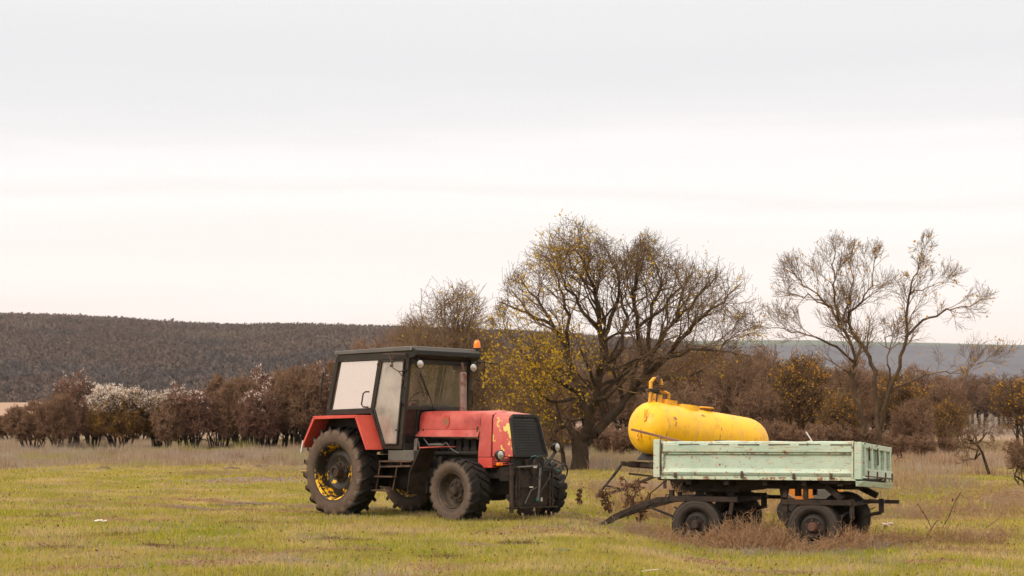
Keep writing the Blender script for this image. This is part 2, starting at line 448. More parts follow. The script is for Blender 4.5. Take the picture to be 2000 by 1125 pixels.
def divn(t, src, k):
    d = t.nodes.new('ShaderNodeMath'); d.operation = 'DIVIDE'; d.inputs[1].default_value = k; t.links.new(src, d.inputs[0]); return d.outputs[0]

ys = np.concatenate([np.linspace(-60, 8, 14), np.arange(9, 45, .35), np.arange(45, 120, 1.0), np.geomspace(121, 4700, 80)])
us = np.linspace(-1, 1, 171)
YY, UU = np.meshgrid(ys, us, indexing='ij')
XX = UU * (14 + np.abs(YY) * .62) + 170 * UU**7
V = np.stack([XX, YY, gz(XX, YY)], -1).reshape(-1, 3)
ii, jj = np.meshgrid(np.arange(len(ys)-1), np.arange(len(us)-1), indexing='ij')
b0 = (ii*len(us)+jj).ravel()
Fq = np.stack([b0, b0+1, b0+1+len(us), b0+len(us)], 1)
tag(np_mesh('ground', V, Fq, ground_mat(), smooth=True), 'grassy meadow with green and straw coloured patches', 'ground', kind='structure')

# --- hills: the ridge line follows the photograph's profile, built at its real distance
def hill(name, prof, y0, y1, base, mat, label, n=120, m=40, back=.35):
    """prof: list of (photo column, photo row) seen on the ridge at distance y1"""
    px = np.linspace(prof[0][0], prof[-1][0], n); py = np.interp(px, [p[0] for p in prof], [p[1] for p in prof])
    tt = np.linspace(0, 1 + back, m)
    P = np.zeros((m, n, 3))
    for i, t in enumerate(tt):
        Y = y0 + (y1-y0)*t
        X = (px-1000)/F * y1 * (.75 + .25*min(t, 1)) 
        top = EYE + (YH-py)/F*y1*.945
        k = math.sin(min(t, 1)*math.pi/2)**1.15 if t <= 1 else 1 - (t-1)*.5
        Z = base + (top-base)*k + (1 - abs(1-min(t, 1)*2))*3*np.sin(px*.017 + t*4) * (1-min(t,1))
        P[i, :, 0] = X; P[i, :, 1] = Y; P[i, :, 2] = Z
    ii, jj = np.meshgrid(np.arange(m-1), np.arange(n-1), indexing='ij'); b = (ii*n+jj).ravel()
    o = np_mesh(name, P.reshape(-1, 3), np.stack([b, b+1, b+1+n, b+n], 1), mat, smooth=True)
    tag(o, label, 'hill', kind='structure')
    return P
def woodland_mat(name, a1, a2, green=None):
    m, t, b = nodes(name)
    c = mixc(t, ramp(t, noise(t, .02, 8, rough=.7), .4, .62), a1, a2)
    if green:
        s = t.nodes.new('ShaderNodeTexCoord'); z = t.nodes.new('ShaderNodeSeparateXYZ'); t.links.new(s.outputs['Object'], z.inputs[0])
        mm = t.nodes.new('ShaderNodeMath'); mm.operation = 'MULTIPLY_ADD'; mm.inputs[1].default_value = green[3]; mm.inputs[2].default_value = 0
        t.links.new(noise(t, .0012, 3, stretch=(1,.3,1)), mm.inputs[0])
        ad = t.nodes.new('ShaderNodeMath'); ad.operation = 'ADD'; t.links.new(mm.outputs[0], ad.inputs[0]); t.links.new(z.outputs[2], ad.inputs[1])
        c = mixc(t, ramp(t, divn(t, ad.outputs[0], 1000), green[0], green[1]), c, green[2])
    t.links.new(c, b.inputs['Base Color']); b.inputs['Roughness'].default_value = 1; b.inputs['Specular IOR Level'].default_value = 0
    return m
LEFT = [(-900, 640), (-400, 612), (-100, 622), (0, 629), (90, 630), (200, 633), (300, 640), (400, 647), (500, 651), (600, 651), (700, 653), (800, 656), (1000, 664), (1250, 680), (1500, 730), (1700, 800)]
HP = hill('wooded_hill', LEFT, 820, 2000, 8, woodland_mat('leafless_woodland_floor', (.082,.056,.046), (.095,.068,.056)), 'long brown hill covered with leafless forest')
RIGHT_OLD = [(300, 690), (1000, 672), (1300, 664), (1450, 661), (1560, 661), (1640, 664), (1800, 667), (1900, 670), (2000, 671), (2300, 668), (2900, 690)]
RIGHT = RIGHT_OLD
hill('distant_ridge', RIGHT, 1700, 3300, -12, woodland_mat('distant_woods', (.085,.092,.115), (.11,.115,.135), green=(.172,.178,(.12,.15,.13),26)), 'low blue wooded ridge with pale green fields on top')  # the blue of the far haze is put into the woods colour

# ------------------------------------------------------------------ twig and leaf batches
def seg_mesh(name, segs, mat, parent=None, n=3):
    """segs: array rows p(3) q(3) r0 r1 -> prisms"""
    A = np.array(segs, dtype=np.float64)
    p, q, r0, r1 = A[:, :3], A[:, 3:6], A[:, 6], A[:, 7]
    d = q-p; L = np.linalg.norm(d, axis=1, keepdims=True); d = d/np.maximum(L, 1e-6)
    up = np.where(np.abs(d[:, 2:3]) > .9, np.array([[1., 0, 0]]), np.array([[0, 0, 1.]]))
    a = np.cross(d, up); a /= np.linalg.norm(a, axis=1, keepdims=True); b = np.cross(d, a)
    q = q + d * r1[:, None] * .5
    ring0, ring1 = [], []
    for k in range(n):
        t = 2*math.pi*k/n; o = a*math.cos(t)+b*math.sin(t)
        ring0.append(p+o*r0[:, None]); ring1.append(q+o*r1[:, None])
    V = np.stack(ring0+ring1, 1).reshape(-1, 3); N = len(A)
    base = np.arange(N)[:, None]*2*n
    Fs = [base + np.array([[k, (k+1) % n, n+(k+1) % n, n+k]]) for k in range(n)]
    return np_mesh(name, V, np.concatenate(Fs), mat, parent, smooth=(n > 4))
def quad_mesh(name, C, size, mat, parent=None, elong=1.4, flat=0):
    C = np.asarray(C, float); N = len(C)
    a = RNG.normal(size=(N, 3)); a /= np.linalg.norm(a, axis=1, keepdims=True)
    b = RNG.normal(size=(N, 3)); b -= a*(a*b).sum(1, keepdims=True); b /= np.linalg.norm(b, axis=1, keepdims=True)
    s = (np.asarray(size)*RNG.uniform(.6, 1.3, N))[:, None]
    V = np.stack([C - a*s*elong/2, C - b*s/2, C + a*s*elong/2, C + b*s/2], 1).reshape(-1, 3)
    return np_mesh(name, V, np.arange(N*4).reshape(-1, 4), mat, parent)

UP = Vector((0, 0, 1))
def rv(): return Vector((random.gauss(0, 1), random.gauss(0, 1), random.gauss(0, 1)))
class Tree:
    def __init__(s, inside=None, maxlev=4, wob=.22, trop=.05, ang=(.45, .95), kids=(2, 3), ratio=.62, rmin=.006, thick=.035, lens=None):
        s.big = []; s.small = []; s.tips = []; s.inside = inside; s.maxlev = maxlev; s.wob = wob; s.trop = trop
        s.ang = ang; s.kids = kids; s.ratio = ratio; s.rmin = rmin; s.thick = thick
    def seg(s, p, q, a, b):
        (s.big if max(a, b) > s.thick else s.small).append((p.x, p.y, p.z, q.x, q.y, q.z, a, b))
    def child(s, p, d, L, r, lev):
        ax = d.cross(rv()).normalized(); an = random.uniform(*s.ang)
        s.grow(p, Matrix.Rotation(an, 3, ax) @ d, L, r, lev)
    def grow(s, p, d, L, r, lev):
        last = lev >= s.maxlev
        n = 3 if last else (4 if lev == s.maxlev-1 else 5)
        a = r
        for i in range(n):
            t = (i+1)/n
            d = (d + rv()*s.wob*.5 + UP*s.trop).normalized()
            q = p + d*(L/n); b = max(s.rmin, r*(1-.72*t))
            if s.inside and lev > 0 and not s.inside(q): 
                if last or random.random() < .96: return
            s.seg(p, q, a, b)
            if last: s.tips.append(tuple(q))
            elif t > .2:
                for _ in range(random.randint(*s.kids)):
                    s.child(q, d, L*s.ratio*random.uniform(.75, 1.2)*(1.15-.4*t), max(s.rmin, b*.62), lev+1)
            p, a = q, b
    def limb(s, pts, r0, r1, L, lev=1, start=.25, kids=(1, 3), sub=3):
        """a limb along given points, wobbling, with side branches"""
        pts = [Vector(p) for p in pts]; P = []
        for i in range(len(pts)-1):
            for k in range(sub):
                P.append(pts[i].lerp(pts[i+1], k/sub) + (rv()*.05 if (i or k) else Vector()))
        P.append(pts[-1]); n = len(P)-1
        for i in range(n):
            t0, t1 = i/n, (i+1)/n
            a, b = r0+(r1-r0)*t0, r0+(r1-r0)*t1
            s.seg(P[i], P[i+1], a, b)
            d = (P[i+1]-P[i]).normalized()
            if t1 > start:
                for _ in range(random.randint(*kids)):
                    s.child(P[i+1], d, L*random.uniform(.6, 1.15)*(1.15-.55*t1), b*.55, lev)
        s.grow(P[-1], d, L*.8, r1, lev)
def ell(cx, cy, cz, rx, ry, rz, zmin=-9, rough=.12):
    ph = [random.uniform(0, 6.28) for _ in range(4)]
    def f(p):
        x, y, z = (p.x-cx)/rx, (p.y-cy)/ry, (p.z-cz)/rz
        k = 1 + rough*(math.sin(3*x+ph[0])*math.sin(2.5*y+ph[1]) + .7*math.sin(6*x+ph[2]+3*z) + .5*math.sin(13*x+ph[3]+5*y))
        return x*x+y*y+z*z < k*(.62 + .80*random.random()**2) and p.z > zmin*(.4 + random.random())
    return f
def finish(tr, root, bmat, tmat, nb=6):
    if tr.big: seg_mesh('trunk', tr.big, bmat, root, nb)
    if tr.small: seg_mesh('crown', tr.small, tmat, root, 3)
def leaves(tr, root, mat, fn, size, per=1, name='leaves'):
    pts = []
    for p in tr.tips:
        if random.random() < fn(p)*.42:
            for _ in range(per*3): pts.append((p[0]+random.gauss(0, .11), p[1]+random.gauss(0, .11), p[2]+random.gauss(-.03, .12)))
    if pts: quad_mesh(name, pts, size, mat, root)
def copy_tree(o, loc, rz, s, label, group=None, cat=None):
    r = o.copy(); COL.objects.link(r); r.location = loc; r.rotation_euler = (0, 0, rz); r.scale = s
    for ch in o.children:
        c = ch.copy(); COL.objects.link(c); c.parent = r
    tag(r, label, cat, group)
    if not group and 'group' in r: del r['group']
    return r

# ================================================================== TRACTOR
# local axes: x forward, -y the side seen by the camera, z up
TR_A = R(43)
tractor = empty('tractor', (-2.38, 30.14, 0), -TR_A, 'old red tractor with black cab and yellow flaking rear rims standing on the grass', 'tractor')
T = tractor
M['brass'] = paint('dull_brass', (.28,.17,.03), (.2,.12,.03), .5, metal=.3)

def wheel_mesh_tyre(prof, lug_r0, lug_r1, w, nl, lw, sweep, drop, tread='bar'):
    mb = MB(); mb.lathe(prof, n=72)
    for side in (-1, 1):
        for k in range(nl):
            a0 = 2*math.pi*(k + (0 if side < 0 else .5))/nl
            S = [0, .25, .5, .75, 1.0, 1.06]
            rings = []
            for s_ in S:
                yy = side*(-.03*w + .54*w*min(s_, 1.03)); an = a0 - sweep*(s_)
                rt = lug_r1 if s_ < 1 else lug_r1 - (.012 if s_ == 1 else drop)
                rb = lug_r0 - (0 if s_ < .9 else drop*1.2)
                if s_ < .7: rb = lug_r0 - .01
                hw = lw/2*(1 + .5*s_)
                ring = []
                for (r_, da) in ((rb, -hw/rb*1.15), (rt, -hw/rt*.8), (rt, hw/rt*.8), (rb, hw/rb*1.15)):
                    ring.append((r_*math.cos(an+da), yy, r_*math.sin(an+da)))
                rings.append(ring)
            mb.loft(rings)
    return mb
# rear wheel geometry
WR, RR = .48, .80
rprof = [(-.40*WR,.485),(-.47*WR,.50),(-.52*WR,.57),(-.53*WR,.64),(-.50*WR,.70),(-.43*WR,.742),(-.25*WR,.757),(0,.762),(.25*WR,.757),(.43*WR,.742),(.50*WR,.70),(.53*WR,.64),(.52*WR,.57),(.47*WR,.50),(.40*WR,.485)]
def rear_rim():
    mb = MB()
    mb.lathe([(.42*WR,.50),(.45*WR,.482),(.42*WR,.455),(0,.44),(-.12*WR,.445),(-.20*WR,.455),(-.34*WR,.462),(-.42*WR,.468),(-.46*WR,.485),(-.47*WR,.498),(-.43*WR,.50)], n=64)
    return mb
def rear_disc():
    mb = MB(); mb.lathe([(-.02*WR,.445),(-.04*WR,.42),(-.12*WR,.36),(-.16*WR,.30),(-.10*WR,.24),(-.07*WR,.20),(-.07*WR,0)], n=64)
    return mb
def rear_hub():
    mb = MB()
    mb.lathe([(-.05*WR,.185),(-.12*WR,.185),(-.14*WR,.17),(-.14*WR,.115),(-.40*WR,.105),(-.42*WR,.095),(-.42*WR,.07),(-.36*WR,.065),(-.36*WR,0)], n=32)
    for k in range(8):
        a = k*math.pi/4+.2
        mb.lathe([(-.12*WR,.02),(-.19*WR,.02),(-.19*WR,0)], c=(.148*math.cos(a), 0, .148*math.sin(a)), n=6)
    return mb
WF, RF = .43, .525
fprof = [(-.38*WF,.315),(-.46*WF,.33),(-.52*WF,.38),(-.53*WF,.43),(-.50*WF,.465),(-.44*WF,.485),(-.2*WF,.497),(.2*WF,.497),(.44*WF,.485),(.50*WF,.465),(.53*WF,.43),(.52*WF,.38),(.46*WF,.33),(.38*WF,.315)]
def front_rim():
    mb = MB()
    mb.lathe([(.4*WF,.33),(.38*WF,.30),(0,.28),(-.05*WF,.265),(-.30*WF,.275),(-.36*WF,.285),(-.38*WF,.30),(-.43*WF,.305),(-.45*WF,.325),(-.42*WF,.338),(-.38*WF,.33)], n=56)
    mb.lathe([(-.20*WF,.28),(-.12*WF,.262),(-.06*WF,.24),(-.10*WF,.20),(-.17*WF,.185),(-.17*WF,.0)], n=56)
    mb.lathe([(-.37*WF,.292),(-.40*WF,.296),(-.42*WF,.288),(-.39*WF,.280)], n=56)
    return mb
def front_hub():
    mb = MB()
    mb.lathe([(-.15*WF,.165),(-.21*WF,.16),(-.22*WF,.10),(-.27*WF,.085),(-.36*WF,.07),(-.38*WF,.055),(-.38*WF,0)], n=32)
    for k in range(8):
        a = k*math.pi/4+.3
        mb.lathe([(-.17*WF,.032),(-.24*WF,.03),(-.26*WF,.018),(-.26*WF,0)], c=(.135*math.cos(a), 0, .135*math.sin(a)), n=8)
    return mb
def add_wheel(x, y, z, rot, kind):
    if kind == 'r':
        w = part('rear_wheel', rear_rim(), M['rim_y'], T, smooth=True)
        t = part('tyre', wheel_mesh_tyre(rprof, .75, .803, WR, 20, .050, .20, .075), M['tyre_r'], w, smooth=True)
        part('disc', rear_disc(), M['rim_disc'], w, smooth=True)
        h = part('hub', rear_hub(), M['rustdark'], w, smooth=True)
    else:
        w = part('front_wheel', front_rim(), M['rim_b'], T, smooth=True)
        t = part('tyre', wheel_mesh_tyre(fprof, .49, .527, WF, 19, .078, .22, .05), M['tyre_f'], w, smooth=True)
        h = part('hub', front_hub(), M['rustdark'], w, smooth=True)
    w.location = (x, y, z); w.rotation_euler = rot
    return w
w = add_wheel(0, -1.15+.24, .785, (0, .35, 0), 'r'); w['label'] = 'large rear wheel with flaking yellow rim'
w = add_wheel(0, 1.15-.24, .785, (0, .1, math.pi), 'r')
w = add_wheel(2.90, -1.10+.215, .51, (0, .3, R(-1)), 'f')
w = add_wheel(2.90, 1.02, .51, (0, .7, math.pi + R(-1)), 'f')

# chassis, gearbox, engine, axles
mb = MB()
mb.box(-.45, .55, -.30, .30, .52, 1.08); mb.box(.55, 1.55, -.26, .26, .48, 1.0); mb.box(1.2, 1.6, -.38, .38, .42, .62)
mb.lathe([(-.72,.16),(-.4,.2),(-.3,.28),(.3,.28),(.4,.2),(.72,.16)], c=(0,0,.785), n=20)
mb.lathe([(-.72,0),(-.72,.16)], c=(0,0,.785), n=20); mb.lathe([(.72,.16),(.72,0)], c=(0,0,.785), n=20)
mb.box(1.0, 1.45, .32, .62, .5, 1.0)
part('gearbox', mb, M['dark'], T, .02)
mb = MB()
mb.box(1.5, 3.55, -.33, -.23, .70, .86); mb.box(1.5, 3.55, .23, .33, .70, .86); mb.box(3.3, 3.62, -.36, .36, .66, .92)
mb.box(2.55, 3.2, -.18, .18, .44, .72)
mb.box(.55, 1.6, -.50, -.42, .86, .94); mb.box(.8, .88, -.75, -.2, 1.10, 1.18); mb.box(1.2, 1.28, -.75, -.2, 1.10, 1.18)
part('chassis_frame', mb, M['dark'], T, .01)
mb = MB()
mb.lathe([(-.72,.07),(-.5,.09),(-.22,.10),(-.1,.19),(.14,.19),(.22,.10),(.5,.09),(.72,.07)], c=(2.90,0,.51), n=20)
mb.box(2.78, 3.02, -.74, -.60, .34, .70); mb.box(2.78, 3.02, .60, .74, .34, .70)
mb.tube([(2.66,-.6,.50),(2.66,.6,.50)], .022)
part('front_axle', mb, M['dark'], T, .01, smooth=True)
mb = MB()
mb.box(1.55, 2.75, -.22, .22, .60, 1.22); mb.box(1.6, 2.7, -.17, .17, 1.2, 1.36)
for k in range(6): mb.box(1.64+k*.18, 1.76+k*.18, -.25, -.16, 1.12, 1.34)
mb.tube([(1.65,-.27,1.12),(2.75,-.27,1.12)], .045); mb.tube([(1.6,-.33,1.24),(2.0,-.36,1.26),(2.1,-.30,1.15)], .016)
mb.lathe([(-.42,.09),(-.24,.10),(-.2,.06)], c=(2.30,0,.96), n=16); mb.lathe([(-.42,0),(-.42,.09)], c=(2.30,0,.96), n=16)
mb.lathe([(-.38,.05),(-.22,.05)], c=(1.92,0,1.02), n=14); mb.lathe([(-.38,0),(-.38,.05)], c=(1.92,0,1.02), n=14)
mb.box(2.75, 2.92, -.28, .28, .8, 1.5)
part('engine', mb, M['dark'], T, .012)
mb = MB()
mb.tube([(1.48,-.47,1.33),(1.56,-.50,1.1),(1.64,-.53,.92)], .009); mb.tube([(1.56,-.42,1.38),(1.7,-.44,1.26),(2.05,-.42,1.26)], .012)
mb.tube([(2.0,-.40,1.27),(2.12,-.42,1.30),(2.2,-.40,1.2),(2.35,-.36,1.12)], .010)
parts_each('hose', mb, M['greybox'], T)
mb = MB(); mb.tube([(1.66,-.40,1.26),(1.98,-.40,1.27)], [.026,.026], 8); part('pipe', mb, M['greybox'], T)
mb = MB()
mb.hexa([(1.38,-.56,.98),(1.43,-.56,.98),(1.46,-.50,1.0),(1.40,-.50,1.0),(1.40,-.50,1.36),(1.46,-.50,1.36),(1.47,-.46,1.38),(1.41,-.46,1.38)])
mb.hexa([(1.44,-.58,.86),(1.48,-.57,.86),(1.49,-.5,.88),(1.45,-.5,.88),(1.43,-.56,.99),(1.47,-.56,.98),(1.48,-.5,1.0),(1.44,-.5,1.0)])
part('rag', mb, M['cloth'], T, .01)

# hood
def hood_ring(x, wb, wt, zb, zt, r=.10):
    pts = [(x, -wb, zb), (x, -(wb+wt)/2-.005, (zb+zt)/2), (x, -wt, zt-r), (x, -wt+r*.29, zt-r*.29), (x, -wt+r, zt), (x, 0, zt+.018)]
    return pts + [(x, -p[1], p[2]) for p in pts[::-1][1:]]
mb = MB()
mb.loft([hood_ring(1.46, .43, .41, 1.52, 1.84), hood_ring(2.2, .43, .415, 1.52, 1.83), hood_ring(2.93, .435, .42, 1.52, 1.82)])
part('bonnet', mb, M['red'], T, .006, smooth=True)
mb = MB()
for s in (-1, 1):
    mb.hexa([(1.40, s*.475, 1.41), (2.91, s*.475, 1.40), (2.91, s*.465, 1.395), (1.40, s*.465, 1.405),
             (1.47, s*.432, 1.518), (2.93, s*.438, 1.518), (2.93, s*.42, 1.52), (1.47, s*.415, 1.52)])
part('side_flap', mb, M['red'], T)
mb = MB()
mb.tube([(1.41,-.478,1.402),(2.92,-.478,1.392)], .008, 6); mb.box(2.86, 2.885, -.452, -.43, 1.47, 1.57); mb.box(1.55,1.58,-.445,-.43,1.5,1.54)
parts_each('hinge', mb, M['rust'], T)
# burn mark from the exhaust: brown rust patch on the bonnet side
mb = MB(); ring = []
for k in range(20):
    a = 2*math.pi*k/20; ring.append((2.12+.085*math.cos(a), -.4405, 1.665+.115*math.sin(a)))
mb.add(ring, [tuple(range(20))])
mrk, t_, b_ = nodes('scorched_paint')
c_ = t_.nodes.new('ShaderNodeTexCoord'); v_ = t_.nodes.new('ShaderNodeVectorMath'); v_.operation = 'DISTANCE'; v_.inputs[1].default_value = (2.12, -.4405, 1.66)
t_.links.new(c_.outputs['Object'], v_.inputs[0])
dd = t_.nodes.new('ShaderNodeMath'); dd.operation = 'MULTIPLY_ADD'; dd.inputs[1].default_value = .06; dd.inputs[2].default_value = 0
t_.links.new(noise(t_, 20, 5), dd.inputs[0]); da = t_.nodes.new('ShaderNodeMath'); da.operation = 'ADD'
t_.links.new(dd.outputs[0], da.inputs[0]); t_.links.new(v_.outputs['Value'], da.inputs[1])
fac = ramp(t_, da.outputs[0], .06, .125)
t_.links.new(mixc(t_, fac, (.22,.12,.07), (.5,.06,.045)), b_.inputs['Base Color']); b_.inputs['Roughness'].default_value = .6
part('rust_patch', mb, mrk, T)
# nose panel behind the cowl
mb = MB()
def nose_ring(x0, zt, wt, wb, zb, xb, r=.10):
    pts = [(xb, -wb, zb), ((x0+xb)/2, -(wb+wt)/2, (zb+zt)/2), (x0, -wt, zt-r), (x0, -wt+r*.29, zt-r*.29), (x0, -wt+r, zt), (x0, 0, zt+.018)]
    return pts + [(p[0], -p[1], p[2]) for p in pts[::-1][1:]]
mb.loft([nose_ring(2.95, 1.835, .43, .46, 1.06, 2.90), nose_ring(3.19, 1.80, .425, .46, 1.06, 3.20)])
part('nose_panel', mb, M['red'], T, .006, smooth=True)
mb = MB()
mb.box(2.90, 3.22, -.455, .455, .88, 1.055); mb.box(3.22, 3.55, -.42, .42, .93, 1.06)
part('lower_apron', mb, M['red_worn'], T, .01)
mb = MB()
for k in range(3): mb.box(3.24, 3.56, -.43, -.415, .955+k*.035, .968+k*.035)
part('vent', mb, M['black'], T)
mb = MB()
mb.loft([nose_ring(3.215, 1.795, .42, .455, 1.07, 3.23), nose_ring(3.38, 1.785, .38, .43, 1.07, 3.45, .09), nose_ring(3.49, 1.76, .335, .405, 1.07, 3.655, .08)])
part('cowl', mb, M['red_flaked'], T, .006, smooth=True)
mb = MB(); mb.box(3.192, 3.213, -.41, .41, 1.1, 1.76); part('gap_shade', mb, M['black'], T)  # black strip stands in for the shade inside the panel gap
# radiator grille on a plane that leans back towards the top
def gp(y, z, off=0):                 # point on the leaning front face
    return (3.665 - (z-1.07)*.240 + off, y, z)
mb = MB()
TL, TRt, BRt, BL = (-.325, 1.745), (.325, 1.745), (.40, 1.085), (-.40, 1.085)
def frame_bar(p, q, w=.035):
    mb.bar(gp(*p, .02), gp(*q, .02), w, .05)
frame_bar(BL, BRt, .045); frame_bar(BL, (-.335, 1.69)); frame_bar(BRt, (.335, 1.69)); frame_bar((-.335,1.69), (-.27,1.75)); frame_bar((.335,1.69), (.27,1.75)); frame_bar((-.27,1.75), (.27,1.75))
part('grille_frame', mb, M['black'], T, .006)
mb = MB()
mb.add([gp(-.39, 1.09, .006), gp(.39, 1.09, .006), gp(.32, 1.74, .006), gp(-.32, 1.74, .006)], [(0,1,2,3)])
for k in range(22):
    z = 1.125 + k*.045; hw = .385 - (z-1.085)*.10
    if z < 1.73: mb.bar(gp(-hw, z, .014), gp(hw, z, .014), .012, .010)
gr = part('grille', mb, M['black'], T)
mb = MB(); mb.box(3.40, 3.64, -.37, .37, .84, 1.055); part('radiator_support', mb, M['dark'], T, .01)

# headlights and indicator
def lamp(name, x, y, z, r, yaw=0, parent=T, body='black', pitch=0, depth=.13):
    b = MB(); b.lathe([(-depth,.0),(-depth,r*.35),(-depth*.6,r*.8),(-.02,r),(0,r*1.03),(.008,r*1.0),(.004,r*.9),(-.03,r*.88)], axis='X', n=28)
    o = part(name, b, M[body], parent, smooth=True, loc=(x, y, z), rot=(0, pitch, yaw))
    g = MB(); g.lathe([(-.004,r*.92),(.012,r*.6),(.018,0)], axis='X', n=28)
    part('lens', g, M['lampglass'], o, smooth=True)
    return o
lamp('headlight', 3.62, -.66, 1.10, .082, R(-4))
lamp('headlight', 3.62, .74, 1.22, .082, R(8))
mb = MB(); mb.box(3.50, 3.58, -.63, -.40, .985, 1.01); mb.tube([(3.55,-.62,1.0),(3.56,-.66,1.03)], .015)
mb.bar((3.6,.42,.86), (3.6,.70,1.14), .06, .02); mb.tube([(3.6,.70,1.12),(3.6,.74,1.16)], .02)
parts_each('lamp_bracket', mb, M['black'], T)
mb = MB(); mb.box(3.56, 3.61, -.71, -.60, .925, .972); part('indicator', mb, M['amber'], T, .008)

# front linkage frame with hoses
mb = MB()
mb.tube([(3.76,-.555,.15),(3.76,-.555,.94)], .036, 12); mb.lathe([(.94,.048),(.965,.048),(.97,0)], c=(3.76,-.555,0), axis='Z', n=12)
mb.tube([(3.78,.43,.24),(3.78,.43,.90)], .016)
mb.bar((3.74,-.64,.235),(3.78,.54,.225), .06, .02); mb.bar((3.70,-.55,.90),(3.78,.46,.87), .03, .03)
mb.bar((3.74,-.5,.57),(3.76,.42,.57), .02, .02)
mb.bar((3.5,-.38,.80),(3.76,-.50,.80), .05, .07); mb.bar((3.5,.38,.80),(3.76,.50,.80), .05, .07)
mb.bar((3.5,-.38,.42),(3.76,-.50,.3), .05, .07); mb.bar((3.5,.38,.42),(3.76,.50,.3), .05, .07)
mb.bar((3.79,-.40,.24),(3.79,-.40,.9), .03, .02, up=(1,0,0)); mb.bar((3.79,.35,.24),(3.79,.35,.88), .03, .02, up=(1,0,0))
part('front_linkage', mb, M['rustdark'], T, .004)
mb = MB(); mb.box(3.70, 3.725, -.40, .37, .25, .84); mb.box(3.66,3.72,-.15,.16,.84,1.02); mb.box(3.725,3.78,-.06,.08,.78,.98); part('linkage_plate', mb, M['rustdark'], T, .006)
mb = MB()
mb.tube([(3.80,.10,.88),(3.82,.06,.60),(3.84,.0,.34)], [.022,.018,.016]); mb.tube([(3.80,-.45,.90),(3.82,-.2,.91),(3.82,.02,.92)], .013)
mb.tube([(3.78,-.25,.30),(3.80,-.12,.52),(3.80,.02,.56)], .010)
parts_each('hydraulic_ram', mb, M['greybox'], T, smooth=True)
mb = MB()
def loop(c, rx, rz, a0, a1, x, r=.011, n=14, tilt=.0):
    mb.tube([(x+tilt*math.sin(a), c[0]+rx*math.cos(a), c[1]+rz*math.sin(a)) for a in np.linspace(a0, a1, n)], r, 6)
loop((.12,.96), .17, .12, .2, 3.2, 3.80); loop((.0,.90), .12, .20, 3.3, 6.0, 3.83); loop((.64,.78), .14, .16, -2.2, 3.0, 3.80, .013, tilt=.05)
loop((.52,.88), .24, .14, -.4, 2.8, 3.74, .011, tilt=-.08); mb.tube([(3.70,-.1,1.0),(3.78,-.02,1.08),(3.80,.1,1.02),(3.78,.2,.93)], .01, 6)
mb.tube([(3.78,.38,.85),(3.82,.3,.7),(3.82,.1,.5),(3.8,-.02,.36)], .009, 6)
mb.tube([(3.64,.1,1.05),(3.72,.16,.95),(3.8,.12,.86)], .014, 6)
parts_each('hydraulic_hose', mb, M['rubber'], T, smooth=True)
mb = MB()
mb.lathe([(-.02,.028),(.02,.028),(.03,0)], c=(3.83,0,.36), axis='Z', n=8); mb.tube([(3.80,-.12,1.07),(3.81,-.02,1.085),(3.81,.05,1.06)], .009, 6)
mb.tube([(3.82,.50,.84),(3.82,.56,.82)], .018, 6)
parts_each('coupling', mb, M['teal'], T)
mb = MB(); mb.lathe([(-.03,.016),(.03,.016)], c=(3.83,.10,.36), axis='Z', n=8); mb.box(3.83,3.845,-.10,-.03,.885,.91); mb.box(3.83,3.845,-.20,-.12,.56,.58); parts_each('fitting', mb, M['white'], T)

